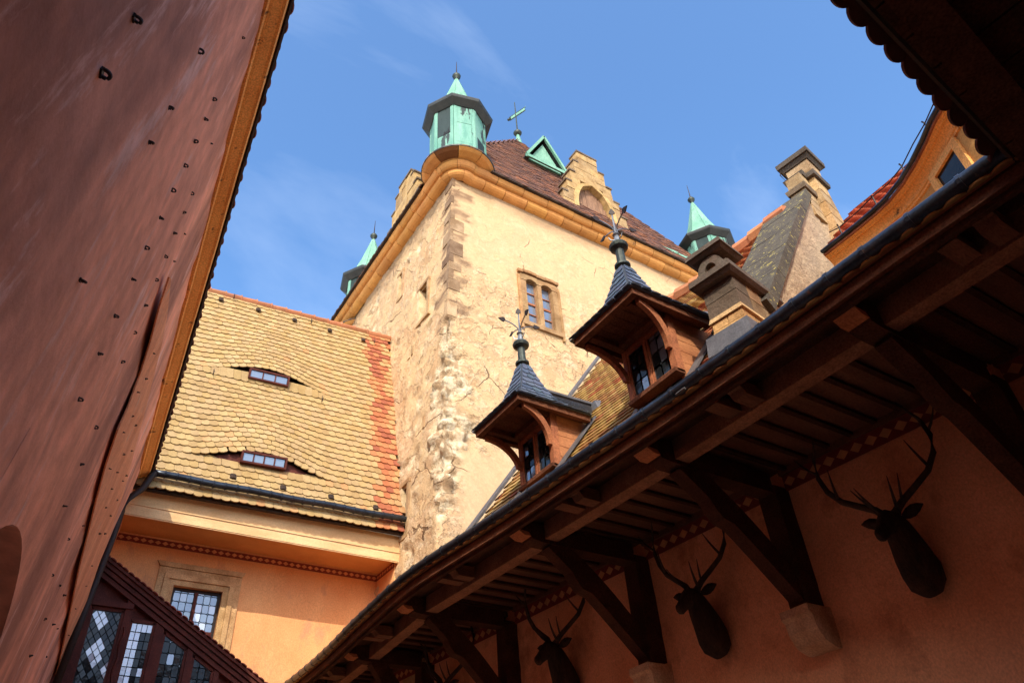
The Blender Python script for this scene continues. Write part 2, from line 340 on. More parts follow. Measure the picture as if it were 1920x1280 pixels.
def clip_poly(poly, cl):
    """clip 2D convex polygon by convex ccw polygon"""
    out = poly
    for i in range(len(cl)):
        (ax, ay), (bx, by) = cl[i], cl[(i+1) % len(cl)]
        def ins(p): return (bx-ax)*(p[1]-ay) - (by-ay)*(p[0]-ax) >= -1e-9
        res = []
        for k in range(len(out)):
            p, q = out[k], out[(k+1) % len(out)]; ip, iq = ins(p), ins(q)
            if ip: res.append(p)
            if ip != iq:
                d1 = (bx-ax)*(p[1]-ay) - (by-ay)*(p[0]-ax); d2 = (bx-ax)*(q[1]-ay) - (by-ay)*(q[0]-ax); t = d1/(d1-d2)
                res.append((p[0]+(q[0]-p[0])*t, p[1]+(q[1]-p[1])*t))
        out = res
        if len(out) < 3: return []
    return out
def leaded(cl, pattern, sx, sy, to3, nrm, parent, glass_mat, tilt=.03, r=.004, pane_mats=None):
    """leaded light: every pane its own piece, the cames one piece; cl = ccw 2D outline"""
    xs = [p[0] for p in cl]; ys = [p[1] for p in cl]; x0, x1, y0, y1 = min(xs), max(xs), min(ys), max(ys)
    cells = []
    if pattern == 'rect':
        nx, ny = max(1, round((x1-x0)/sx)), max(1, round((y1-y0)/sy)); dx, dy = (x1-x0)/nx, (y1-y0)/ny
        for i in range(nx):
            for j in range(ny): cells.append([(x0+i*dx,y0+j*dy),(x0+(i+1)*dx,y0+j*dy),(x0+(i+1)*dx,y0+(j+1)*dy),(x0+i*dx,y0+(j+1)*dy)])
    elif pattern == 'diamond':
        for i in range(-1, int((x1-x0)/sx)+2):
            for j in range(-1, int((y1-y0)/sy*2)+3):
                cx, cy = x0+(i+(.5 if j % 2 else 0))*sx, y0+j*sy/2
                cells.append([(cx,cy-sy/2),(cx+sx/2,cy),(cx,cy+sy/2),(cx-sx/2,cy)])
    else:  # elongated hexagons with small squares between
        k = .28
        for i in range(-1, int((x1-x0)/sx)+2):
            for j in range(-1, int((y1-y0)/sy)+2):
                cx, cy = x0+(i+.5)*sx, y0+(j+.5)*sy; a_, q = sx*k*.5, sy*k*.5
                cells.append([(cx-sx/2+a_,cy-sy/2),(cx+sx/2-a_,cy-sy/2),(cx+sx/2,cy-sy/2+q),(cx+sx/2,cy+sy/2-q),(cx+sx/2-a_,cy+sy/2),(cx-sx/2+a_,cy+sy/2),(cx-sx/2,cy+sy/2-q),(cx-sx/2,cy-sy/2+q)])
                cells.append([(cx+sx/2-a_,cy+sy/2),(cx+sx/2,cy+sy/2-q),(cx+sx/2+a_,cy+sy/2),(cx+sx/2,cy+sy/2+q)])
    cm = MB(); Nn = V(nrm)
    for ce in cells:
        pl = clip_poly(ce, cl)
        if len(pl) < 3: continue
        ar = abs(sum(pl[k][0]*pl[(k+1)%len(pl)][1]-pl[(k+1)%len(pl)][0]*pl[k][1] for k in range(len(pl))))/2
        if ar < 2e-5: continue
        cx, cy = sum(p[0] for p in pl)/len(pl), sum(p[1] for p in pl)/len(pl)
        tx, ty = random.gauss(0, tilt), random.gauss(0, tilt)
        P = [to3(*p) + Nn*((p[0]-cx)*tx + (p[1]-cy)*ty) for p in pl]
        g = pane_mats(cx, cy) if callable(pane_mats) else random.choice(pane_mats) if pane_mats else glass_mat
        MB().prism(P, -Nn*.003).build('pane', g, parent)
        for k in range(len(pl)):
            p, q = to3(*pl[k]) + Nn*.003, to3(*pl[(k+1)%len(pl)]) + Nn*.003
            if (q-p).length > .006: cm.bar(p, q, r*2, r*2, up=nrm)
    return cm.build('lead_came', 'came', parent)
def nzv(p, s, sd=0.): return noise.noise(V((p[0]*s+sd, p[1]*s+sd*.7, p[2]*s-sd)))
def fbm(p, s, o=4, sd=0.):
    return noise.fractal(V((p[0]*s+sd, p[1]*s, p[2]*s-sd)), .9, 2.1, o)
def gen_rect_frame(to3, x0, x1, y0, y1, wd, d0, d1, nrm):
    """four bars round a 2D rectangle, butted, standing from d0 to d1 along the normal"""
    m = MB(); Nn = V(nrm)
    for (a0, a1, b0, b1) in ((x0-wd, x0, y0-wd, y1+wd), (x1, x1+wd, y0-wd, y1+wd), (x0, x1, y1, y1+wd), (x0, x1, y0-wd, y0)):
        q = [to3(a0,b0), to3(a1,b0), to3(a1,b1), to3(a0,b1)]
        m.hexa([p+Nn*d0 for p in q] + [p+Nn*d1 for p in q])
    return m

# ------------------------------------------------------------------ ground
g = MB(); g.add([(-300,-300,-1.6),(300,-300,-1.6),(300,300,-1.6),(-300,300,-1.6)], [(0,1,2,3)])
g.build('courtyard_ground', 'cobble', None, kind='structure')

# ------------------------------------------------------------------ left house: studded red wall, close to the camera
def xw(y, z): return 1.0 + .084*(y-12.9) + .11*(z-6.4)
LN = V((1, -.084, -.11)).normalized()
def lp(y, z, off=0.): return V((xw(y, z), y, z)) + LN*off
def lpix(px, py, off=0.):
    r = ray(px, py); n_ = V((1, -.084, -.11)); d0 = n_.dot(V((1.0, 12.9, 6.4))) + off*n_.length
    return r*(d0/n_.dot(r))
left = thing('plastered_house', 'shaded house with dark red plaster wall studded with iron staples at the left edge', 'house', (-.8, 4, -1.6))
HOLE = (3.9, 6.75, -.3, 2.05)
def lfn(y, z):
    p = V((xw(y, z), y, z)); dy_ = max(HOLE[0]-y, y-HOLE[1], 0); dz_ = max(HOLE[2]-z, z-HOLE[3], 0); k = min(1, math.hypot(dy_, dz_)*2.5)
    d = (.030*fbm((0, y*.9, z*.16), 1.1, 4) + .008*fbm((0, y, z*.4), 4., 3, 7))*k
    return p + LN*d, (1,1,1)
wl = wall_grid(lin(-6, 13.95, .12), lin(-1.6, 6.35, .16), lfn, [HOLE], .4, -LN)
wl.build('wall', 'left_plaster', left, smooth=True)
for s_ in (0, 1):
    yc = HOLE[1] if s_ == 0 else HOLE[0]; sg = -1 if s_ == 0 else 1
    arc = [(yc + sg*1.425*(1-math.cos(t)), HOLE[3]-1.15 + 1.14*math.sin(t)) for t in lin(0, math.pi/2, .12)]
    poly = [lp(yc-sg*.03, HOLE[3]+.03, .002)] + [lp(yc-sg*.03, arc[0][1], .002)] + [lp(y, z, .002) for y, z in arc] + [lp(arc[-1][0], HOLE[3]+.03, .002)]
    m = MB(); m.prism(poly, -LN*.38); m.build('arch_spandrel', 'left_plaster', left)
m = MB(); m.hexa([lp(y, z, o) for o in (-.46, -.40) for y, z in ((3.8,-.4),(6.85,-.4),(6.85,2.2),(3.8,2.2))]); m.build('recess_panel', 'stair_wood', left)
# detached plaster coat standing off the wall beside the eave, dark gap behind its edge
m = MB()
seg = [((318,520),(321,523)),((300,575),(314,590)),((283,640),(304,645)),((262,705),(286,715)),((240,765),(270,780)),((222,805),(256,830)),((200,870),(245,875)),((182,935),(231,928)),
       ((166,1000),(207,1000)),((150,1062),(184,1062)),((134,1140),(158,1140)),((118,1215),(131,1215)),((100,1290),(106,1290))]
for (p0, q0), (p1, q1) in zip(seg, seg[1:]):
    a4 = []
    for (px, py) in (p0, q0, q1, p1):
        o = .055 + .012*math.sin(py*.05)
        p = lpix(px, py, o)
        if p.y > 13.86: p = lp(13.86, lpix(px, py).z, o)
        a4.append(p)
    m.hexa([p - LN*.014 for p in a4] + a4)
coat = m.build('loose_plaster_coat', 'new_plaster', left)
# iron staples
st = MB(); arcp = [(.012*math.cos(t), .014*math.sin(t)) for t in lin(-1.2, math.pi+1.2, .45)]
st.tube([(0, a_, .010+b_) for a_, b_ in arcp], .0058, 6); st.box(-.008, .008, -.015, .015, -.004, .004)
stm = bpy.data.meshes.new('iron_staple'); stm.from_pydata([V(p) for p in st.v], [], st.f); stm.materials.append(MT['iron'])
big = [(251,34,1.2),(190,136,1.35),(372,95,1.2),(315,201,1.15),(278,266,1.1),(151,525,1.1)]
mid_ = [(400,186),(384,223),(365,265),(346,310),(323,356),(358,362),(300,408),(343,398),(326,437),(273,464),(309,480),(248,523),(291,524),(271,572),(215,592),(250,623),
        (185,663),(228,678),(148,748),(178,800),(151,870),(119,948),(153,985),(125,1010),(95,1077),(109,1097),(119,1115),(82,1160),(99,1170),(105,1178),(56,1229),(84,1230)]
small = [(455,71),(395,269),(345,438),(326,490)]
coatp = [(287,662),(273,710),(258,735),(247,780),(253,797),(230,810),(246,845),(231,851),(205,878),(219,885),(236,891),(229,901),(208,916),(218,937),(197,951),(206,966),(196,1000),(186,1000),(171,1060),(160,1098),(140,1140),(128,1190)]
def staple(px, py, k, off):
    p = lpix(px, py, off); up = V((0,0,1)) - LN*LN.z; up.normalize(); sd = up.cross(LN)
    a_ = random.uniform(-.5, .5); u2 = up*math.cos(a_)+sd*math.sin(a_); s2 = u2.cross(LN)
    z_ = (LN + u2*.5*random.uniform(-.3, 1)).normalized(); x_ = u2; y_ = z_.cross(x_).normalized(); x_ = y_.cross(z_)
    mw = Matrix(((x_.x*k,y_.x*k,z_.x*k,p.x),(x_.y*k,y_.y*k,z_.y*k,p.y),(x_.z*k,y_.z*k,z_.z*k,p.z),(0,0,0,1)))
    inst_obj('iron_staple', stm, mw, left)
for px, py, k in big: staple(px, py, k, .004)
for px, py in mid_: staple(px, py, 1.0, .002)
for px, py in small: staple(px, py, .7, .002)
for px, py in coatp: staple(px, py, .8, .057)
# painted cornice under the eave
m = MB()
pr = [(-.05,6.33),(.02,6.325),(.035,6.36),(.06,6.37),(.135,6.41),(.165,6.415),(.18,6.46),(-.05,6.46)]
ys = lin(-5, 12.72, .6)
for y0, y1 in zip(ys, ys[1:]):
    pass
vs_ = [(xw(y, 6.35)+dx+.006*nzv((dx*9, y, z), 1.3), y, z+.008*nzv((y, dx*5, 3), 1.1)) for y in ys for dx, z in pr]; k = len(pr)
m.add(vs_, [(i*k+j, i*k+(j+1) % k, (i+1)*k+(j+1) % k, (i+1)*k+j) for i in range(len(ys)-1) for j in range(k)] + [tuple(range(k)), tuple(range((len(ys)-1)*k, len(ys)*k))])
m.build('eave_cornice', 'ochre_coat', left)
m = MB(); sl = R(42); e0, e1 = V((xw(-6,6.35)+.19,-6,6.465)), V((xw(12.9,6.35)+.21,12.9,6.465)); upv = V((-math.cos(sl),0,math.sin(sl))); nn = V((math.sin(sl),0,math.cos(sl)))
q = [e0, e1, e1+upv*5.4, e0+upv*5.4]; m.hexa([p for p in q] + [p+nn*.03 for p in q]); roofl = m.build('roof', 'under', left)
m = MB(); m.prism([(-9,-6,-1.6),(xw(-6,-1.6)-.5,-6,-1.6),(xw(-6,6.3)-.5,-6,6.4),(xw(-6,6.35)-3.6,-6,9.9),(-9,-6,5)], (1.65, 19.9, 0)); m.build('rear_wall', 'left_plaster', left)
tpl = tile_tpl(.208, .40, .018, .30, 7)
vmesh = [mesh_from(tpl, 'roof_tile', 'tile', shift((.20,.055,.03), .2)) for _ in range(5)]
n_ = 0
for row in range(3):
    y = -.5 + (.1 if row % 2 else 0)
    while y < 12.75:
        p = V((xw(y,6.35)+.192+.0025*y+.03*0, y, 6.475)) + upv*(.0+.05*(row == 1)+.17*(row == 2)) + nn*(.032+.02*row) + V((random.gauss(0,.004), 0, random.gauss(0,.004)))
        inst_obj('roof_tile', random.choice(vmesh), frame(p, (.084,1,0), upv) @ Matrix.Rotation(random.gauss(0,.02), 4, 'Z') @ TILT(-.045), roofl)
        y += .208

# ------------------------------------------------------------------ near house: dark eave over the camera
near = thing('overhanging_gallery', 'black eave with scalloped tile edge overhanging the top right corner', 'building', (2, -2, -1.6))
sl = R(38); upn = V((0,-math.cos(sl),math.sin(sl))); nn2 = V((0,math.sin(sl),math.cos(sl)))
m = MB(); q = [V((-1.2,.66,3.53)), V((4.35,.66,3.53)), V((4.35,.66,3.53))+upn*6, V((-1.2,.66,3.53))+upn*6]; m.hexa(q + [p+nn2*.03 for p in q]); roofn = m.build('roof', 'under', near)
vm2 = [mesh_from(tile_tpl(.177, .38, .018, .22, 8), 'roof_tile', 'tile', shift((.13,.045,.03), .2)) for _ in range(4)]
for row in range(2):
    x = -1.1 + (.087 if row else 0); 
    while x < 4.34:
        p = V((x, .735, 3.545)) + upn*(.22*row) + nn2*(.03+.022*row) + V((0, random.gauss(0,.004), random.gauss(0,.004)))
        inst_obj('roof_tile', random.choice(vm2), frame(p, (-1,0,0), upn) @ Matrix.Rotation(random.gauss(0,.02), 4, 'Z') @ TILT(-.05), roofn)
        x += .174
m = MB(); m.box(-1.2, 4.3, .40, .58, 3.32, 3.50); m.build('wall_plate', 'dark_wood', near)
x = -1.0
while x < 6.2:
    m = MB(); m.box(x, x+.27, -3.0, .64, 3.505, 3.525); m.build('soffit_board', 'dark_wood', near); x += .285
for x in (.35, 2.35, 4.2):
    m = MB(); m.box(x-.08, x+.08, -2.98, .39, 3.30, 3.48); m.build('cross_beam', 'dark_wood', near)
    m = MB(); m.prism([(x-.07,-2.95,1.9),(x-.07,-2.75,1.9),(x-.07,-1.6,2.9),(x-.07,.1,3.27),(x-.07,-.6,3.27),(x-.07,-1.9,3.0),(x-.07,-2.95,2.4)], (.14,0,0)); m.build('brace', 'dark_wood', near)
m = MB(); m.box(-1.6, 12, -3.3, -3.0, -1.6, 3.52); m.build('wall', 'arcade_plaster', near)
m = MB(); m.prism([(-1.2,-3.3,3.53),(-1.2,-9,3.53),(-1.2,-9,6.0),(-1.2,-4.2,7.35),(-1.2,-3.3,6.6)], (14,0,0)); m.build('rear_wall', 'arcade_plaster', near)

near.matrix_basis = Matrix.Translation((4.3,.74,0)) @ Matrix.Rotation(R(5.1), 4, 'Z') @ Matrix.Translation((-4.3,-.74,0)) @ near.matrix_basis   # the gallery runs slightly askew

# ------------------------------------------------------------------ far wing with the yellow tiled roof
wing = thing('tiled_wing', 'orange wing with steep yellow beaver tail tile roof and two eyebrow windows', 'house', (3.4, 13.5, -1.6))
WIN = (2.12, 2.96, 3.35, 5.08)
YW = 13.9
def wfn(x, z):
    p = V((x, YW, z)); k = 0 if (WIN[0]-.05 < x < WIN[1]+.05 and WIN[2]-.05 < z < WIN[3]+.05) else 1
    return p + V((0, .012*fbm((x, 0, z), .9, 4, 3)*k, 0)), (1,1,1)
wg = wall_grid(lin(.4, 6.05, .2), lin(-1.6, 5.9, .2), wfn, [WIN], .16, (0,1,0)); wg.build('wall', 'orange_plaster', wing, smooth=True)
m = MB(); m.box(5.93, 6.3, 13.05, 13.88, 4.2, 5.87); m.build('return_wall', 'orange_plaster', wing)
def frieze(name, p0, p1, z0, z1, n, parent, off):
    p0, p1, off = V(p0), V(p1), V(off); m = MB(); k = max(1, int(n))
    L = (p1-p0); 
    vs_ = []; uv = []
    for i in range(k+1):
        for z, v_ in ((z0, 0), (z1, 1)):
            p = p0 + L*i/k; vs_.append(V((p.x, p.y, z))+off); uv.append((n*i/k, v_))
    fs = [(2*i, 2*i+2, 2*i+3, 2*i+1) for i in range(k)]
    kk = len(vs_); m.add(vs_ + [p-off*.8 for p in vs_], fs + [tuple(j+kk for j in reversed(f)) for f in fs])
    return m.build(name, 'frieze', parent, uvs=uv+uv)
frieze('painted_frieze', (.9, YW, 0), (5.93, YW, 0), 5.725, 5.845, 41, wing, (0,-.02,0))
frieze('painted_frieze', (5.93, 13.86, 0), (5.93, 13.06, 0), 5.725, 5.845, 7, wing, (-.012,0,0))
m = MB(); m.hexa([(.7,12.99,5.86),(6.12,12.99,5.86),(6.12,13.88,5.875),(.7,13.88,5.875),(.7,12.99,5.93),(6.12,12.99,5.93),(6.12,13.88,5.945),(.7,13.88,5.945)]); m.build('soffit', 'soffit_paint', wing)
m = MB(); m.box(.7, 6.1, 12.93, 12.985, 5.795, 5.965); m.build('fascia_board', 'cream_paint', wing)
m = MB(); m.box(.7, 6.1, 12.955, 13.0, 5.968, 6.33); m.build('fascia_board', 'cream_paint', wing)
m = MB(); m.box(.7, 6.1, 12.915, 12.95, 5.967, 5.99); m.box(.7, 6.1, 12.94, 12.955, 5.775, 5.793); m.build('fascia_moulding', 'cream_paint', wing, kind='stuff')
# roof plane by bilinear corners
RX0, RX1 = .75, 6.04
def rpt(x, t):     # t 0 tail edge .. 1 ridge
    u = (x-.75)/5.3; z0, z1 = 6.20+.12*u, 12.17+.49*u; y0, y1 = 12.72+.02*u, 14.44+.15*u
    return V((x, y0+(y1-y0)*t, z0+(z1-z0)*t))
SL = 6.28
def xr(t): return 6.03 + .24*t + .02*math.sin(t*11) + .05*math.exp(-((t-.52)/.13)**2)
EYE = [(3.03, 3.38, 1.58, .29, .16), (3.06, .95, 1.52, .28, .16)]     # centre x, slope distance, half width, lift, bulge
def bell(q): return 0 if abs(q) >= 1 else (.5+.5*math.cos(math.pi*q))**.9
def rdisp(x, s):
    ds, d = 0, 0
    for xc, s0, W, H, D in EYE:
        if s >= s0-.01 and s < s0+2.1:
            b_ = bell((x-xc)/W)*max(0, 1-(s-s0)/2.1); ds += H*b_*b_**.15 if b_ > 0 else 0; d += D*b_
    return ds, d
def rsurf(x, s, lift=0):
    ds, d = rdisp(x, s); p = rpt(x, (s+ds)/SL); nr = V((0,-.961,.275))
    return p + V((0,-d,0)) + nr*lift
m = MB(); nr = V((0,-.961,.275))
q = [rpt(.75,0),rpt(6.03,0),rpt(6.24,1),rpt(.75,1)]; m.hexa([p - nr*.10 for p in q] + [p - nr*.05 for p in q]); roofw = m.build('roof', 'under', wing)
EXPO, TW = .157, .156
tw_t = tile_tpl(.154, .25, .019, .18, 5)
ycols = [(.40,.275,.115),(.42,.29,.125),(.385,.255,.10),(.40,.275,.13),(.355,.235,.10),(.39,.265,.125),(.43,.30,.14)]
rcols = [(.40,.135,.055),(.35,.11,.05),(.44,.17,.07),(.30,.09,.045),(.46,.20,.08)]
yv = [mesh_from(tw_t, 'roof_tile', 'tile', c) for c in ycols]; rv = [mesh_from(tw_t, 'roof_tile', 'tile', c) for c in rcols]
ov = [mesh_from(tw_t, 'roof_tile', 'tile', c) for c in [(.47,.27,.115),(.45,.24,.10),(.48,.29,.13)]]
tiles = []
row = 0; s = 0.0
while s < SL - .05:
    i = 0
    x = .75 + (TW/2 if row % 2 else 0)
    while x < xr(s/SL) - .05:
        tiles.append((x, s, row)); x += TW
    row += 1; s += EXPO
rest = MB()
vis = [t for t in tiles if t[0] > 1.3 and not (t[1] > 2.0 and t[0] < 1.5)]
near_keys = set((t[0], t[1]) for t in sorted(vis, key=lambda t: t[1])[:296])
for x, s, row in tiles:
    s_ = s + .007*math.sin(x*2.3+row*.6) + random.gauss(0, .006)
    # brow rows sit right on the lens edge
    p = rsurf(x, s_ if all(abs(s-e[1]) > .12 for e in EYE) else s + .0, .0)
    pu = rsurf(x+.05, s_, 0) - rsurf(x-.05, s_, 0); pv = rsurf(x, s_+.12, 0) - rsurf(x, s_+.02, 0)
    mw = frame(p + nr*(.012+random.uniform(0,.006)), pu, pv) @ Matrix.Rotation(random.gauss(0,.018), 4, 'Z') @ TILT(-.13)
    redx = 5.42 + .05*math.sin(s*2.1) + .04*math.sin(s*5.3+1) + .12*(s/SL)
    d = x - redx + random.gauss(0, .05)
    if d > .42 : kind = ov if random.random() < .5 else rv
    elif d > 0: kind = rv if random.random() < .97 else ov
    elif random.random() < .04: kind = ov
    else: kind = yv
    me = random.choice(kind)
    if (x, s) in near_keys: inst_obj('roof_tile', me, mw, roofw)
    else:
        cc = me.color_attributes['Col'].data[0].color; rest.inst(tw_t, mw, (cc[0], cc[1], cc[2]))
rest.build('roof_tile', 'tile', roofw, kind='stuff')
# ridge tiles
for i in range(15):
    t0 = i/15; x0, x1 = .75+5.5*t0, .75+5.5*(t0+1/15)+.04
    a_, b_ = rpt(x0, 1.0)+V((0,.04,.0)), rpt(x1, 1.0)+V((0,.04,.03)); m = MB()
    m.tube([a_, a_.lerp(b_, .92), b_], [.105,.10,.12], 10, shift((.36,.14,.065), .2)); m.build('ridge_tile', 'tile', wing)
# black tube drawn as the dark shadow gap, mortar line against the tower
m = MB(); pts = [rpt(xr(t)+.01, t)+nr*.03 for t in lin(0, 1, .05)]; m.tube(pts, .028, 6); m.build('abutment_shadow_line', 'iron', wing)
m = MB(); pts = [rpt(xr(t)+.055, t)+V((0,.02,0)) for t in lin(.03, .99, .04)]; m.tube(pts, [.03+.012*nzv((i, 0, 0), .7) for i in range(len(pts))], 6); m.build('mortar_fillet', mat('pale mortar', (.66,.60,.50), (.5,.43,.33), 6), wing)
# eyebrow windows
for ei, (xc, s0, W, H, D) in enumerate(EYE):
    m = MB(); xs = lin(xc-W*.98, xc+W*.98, .08)
    for xa, xb in zip(xs, xs[1:]):
        lo = [rpt(x, s0/SL)+nr*.0 for x in (xa, xb)]; hi = [rsurf(x, s0+.005, -.035)+V((0,.03,0)) for x in (xa, xb)]
        q = [lo[0], lo[1], hi[1], hi[0]]; m.add(q + [p+V((0,.02,0)) for p in q], [(0,1,2,3),(7,6,5,4)])
    eb = m.build('eyebrow_front', 'stair_wood', wing)
    p0 = rsurf(xc, s0+.005, 0); base = rpt(xc, s0/SL); wz0, wz1 = base.z+.01, p0.z-.045; yf = base.y-.075
    def t3(u, v_, yf=yf, wz0=wz0): return V((u, yf + (v_-wz0)*-.12, v_ + (u-xc)*.05))
    m = gen_rect_frame(t3, xc-.40, xc+.40, wz0+.035, wz1-.02, .035, -.05, .03, (0,-1,0)); m.build('window_frame', 'stair_wood', eb)
    np_ = 3 if ei == 0 else 4
    for k in range(np_):
        u0, u1 = xc-.40+.8*k/np_, xc-.40+.8*(k+1)/np_
        if k: m = MB(); m.hexa([t3(u0+a_, b_)+V((0,c_,0)) for c_ in (-.02, .01) for a_, b_ in ((-.011,wz0+.035),(.011,wz0+.035),(.011,wz1-.02),(-.011,wz1-.02))]); m.build('glazing_bar', 'stair_wood', eb)
        m = MB(); m.prism([t3(u0+.011,wz0+.035), t3(u1-.011,wz0+.035), t3(u1-.011,wz1-.02), t3(u0+.011,wz1-.02)], (0,.012,0)); m.build('pane', 'sky_painted_glass' if ei == 9 else 'glass', eb)
# small vent tiles and snow hooks
for px, py in [(435,900),(529,921),(619,938),(703,958),(413,567),(483,586),(551,605),(617,624),(680,642)]:
    r = ray(px, py); k_ = 3.5; t = (6.44-k_*12.8)/(r.z-k_*r.y); p = r*t
    m = MB(); arc = [(.058*math.cos(a_), .034*math.sin(a_)) for a_ in lin(0, math.pi, .4)]
    upv_ = V((0,.275,.961)); m.prism([p+nr*(.045+h)+V((u,0,0)) for u, h in arc], upv_*.10)
    o = m.build('vent_tile', 'under', wing)
for px, py in [(398,705),(602,755),(437,562),(582,608),(700,645)]:
    r = ray(px, py); k_ = 3.5; t = (6.44-k_*12.8)/(r.z-k_*r.y); p = r*t
    m = MB(); m.tube([p+nr*.03+V((0,0,.16)), p+nr*.04, p+nr*.10+V((0,0,-.01)), p+nr*.11+V((0,0,.05))], .009, 5); m.build('roof_hook', 'iron', wing)
# gutter on the roof
m = MB(); ga, gb = V((1.18,12.66,6.47)), V((6.08,12.68,6.585)); gp = [ga.lerp(gb, i/24)+V((0,0,.008*math.sin(i*.9))) for i in range(25)]
m.tube(gp, .062, 10); gut = m.build('gutter', 'gutter', wing, smooth=True)
for i in range(1, 24):
    p = gp[i]; d = (gb-ga).normalized()*.012; m = MB(); m.tube([p-d, p+d], .071, 10); m.build('gutter_strap', 'gutter', gut)
m = MB(); pts = [V((1.25,12.66,6.47)), V((1.14,12.62,6.42)), onx(262,925,1.06), onx(240,938,1.02)]
pts = [V((1.22,12.66,6.47)), ony(283,893,12.6), ony(268,915,12.55), ony(241,934,12.5), ony(228,958,12.45), ony(212,1005,12.4), ony(160,1140,12.3), ony(104,1285,12.2)]
m.tube(pts, [.06,.062,.055,.05,.05,.05,.05,.05], 10); m.build('downpipe', 'iron', wing, smooth=True)
# stone framed window
win = gen_rect_frame(lambda u, v_: V((u, YW, v_)), WIN[0]+.045, WIN[1]-.045, WIN[2]+.045, WIN[3]-.045, .045, -.13, -.07, (0,-1,0)).build('window_frame', 'iron', wing)
m = MB(); xm = (WIN[0]+WIN[1])/2; m.box(xm-.028, xm+.028, YW+.06, YW+.12, WIN[2]+.045, WIN[3]-.045); m.build('mullion', 'stair_wood', win)
m = MB(); zt = 4.36; m.box(WIN[0]+.045, xm-.029, YW+.065, YW+.118, zt-.025, zt+.025); m.build('transom', 'stair_wood', win)
m = MB(); m.box(xm+.029, WIN[1]-.045, YW+.065, YW+.118, zt-.025, zt+.025); m.build('transom', 'stair_wood', win)
for (u0, u1) in ((WIN[0]+.045, xm-.028), (xm+.028, WIN[1]-.045)):
    for v0, v1 in ((zt+.025, WIN[3]-.045), (3.9, zt-.025)):
        leaded([(u0,v0),(u1,v0),(u1,v1),(u0,v1)], 'hex', (u1-u0)/3, .155, lambda u, v_: V((u, YW+.10, v_)), (0,-1,0), win, 'glass', .02, .0045, ['glass']*6+['sky_painted_glass'])
scol = (.62,.40,.19)
for (wd0, wd1, d) in ((0,.10,.02), (.10,.19,.05), (.19,.30,.025)):
    x0, x1, z1, z0 = WIN[0]-wd0, WIN[1]+wd0, WIN[3]+wd0, WIN[2]; dw = wd1-wd0; g_ = .0015
    for nm, bb in (('surround_jamb', (x0-dw, x0-g_, z0, z1)), ('surround_jamb', (x1+g_, x1+dw, z0, z1)), ('surround_lintel', (x0-dw, x1+dw, z1+g_, z1+dw))):
        m = MB(); m.box(bb[0], bb[1], YW-d, YW+.05, bb[2], bb[3], shift(scol, .08)); m.build(nm, 'stone', win)
m = MB(); m.prism([(WIN[0]-.30,YW-.05,WIN[3]+.302),(WIN[1]+.30,YW-.05,WIN[3]+.302),(WIN[1]+.36,YW-.02,WIN[3]+.40),(WIN[0]-.36,YW-.02,WIN[3]+.40)], (0,.06,0), shift(scol,.05)); m.build('surround_cornice', 'stone', win)

# ------------------------------------------------------------------ covered stair in front of the wing
stair = thing('covered_stair', 'dark maroon timber stair gallery with leaded windows and scalloped sloping roof', 'stair', (2, 12.7, -1.6))
YS = 12.6
def zs(x): return 4.84 - .598*(x-.92)
m = MB(); m.prism([(.55,YS+.06,-1.6),(3.85,YS+.06,-1.6),(3.85,YS+.06,zs(3.85)-.3),(.55,YS+.06,zs(.55)-.3)], (0,.9,0)); m.build('stair_body', 'stair_wood', stair)
m = MB(); q = [(.50,YS-.12,zs(.50)-.06),(3.95,YS-.12,zs(3.95)-.06),(3.95,YS+1.15,zs(3.95)-.06),(.50,YS+1.15,zs(.50)-.06)]
m.hexa(q + [(x,y,z+.05) for x,y,z in q]); sroof = m.build('roof', 'stair_wood', stair)
for dz, dy, h in ((-.13,-.09,.07), (-.21,-.06,.07), (-.30,-.03,.08)):
    m = MB(); m.prism([(.5,YS+dy,zs(.5)+dz),(3.95,YS+dy,zs(3.95)+dz),(3.95,YS+dy,zs(3.95)+dz+h-.004),(.5,YS+dy,zs(.5)+dz+h-.004)], (0,.08,0)); m.build('raking_moulding', 'stair_wood', stair)
sv = [mesh_from(tile_tpl(.115,.22,.014,.45,7), 'verge_shingle', 'tile', shift((.22,.055,.04),.15)) for _ in range(3)]
x = .56; dv = V((1,0,-.598)).normalized(); pv_ = V((0,1,.0)); 
while x < 3.9:
    p = V((x, YS-.16, zs(x)+.0)); upw = V((-.35,.75,.0)); nrm_ = V((.513,0,.858))
    mw = frame(p, dv, (0,1,.02)) @ TILT(-.05) @ Matrix.Rotation(random.gauss(0,.03), 4, 'Z'); inst_obj('verge_shingle', random.choice(sv), mw, sroof); x += .101
for x0, x1 in ((.56,.86), (1.325,1.43), (1.80,1.93), (2.33,2.42), (2.78,2.86), (3.2,3.28)):
    m = MB(); m.prism([(x0,YS-.01,2.2),(x1,YS-.01,2.2),(x1,YS-.01,zs(x1)-.31),(x0,YS-.01,zs(x0)-.31)], (0,.069,0)); m.build('post', 'stair_wood', stair)
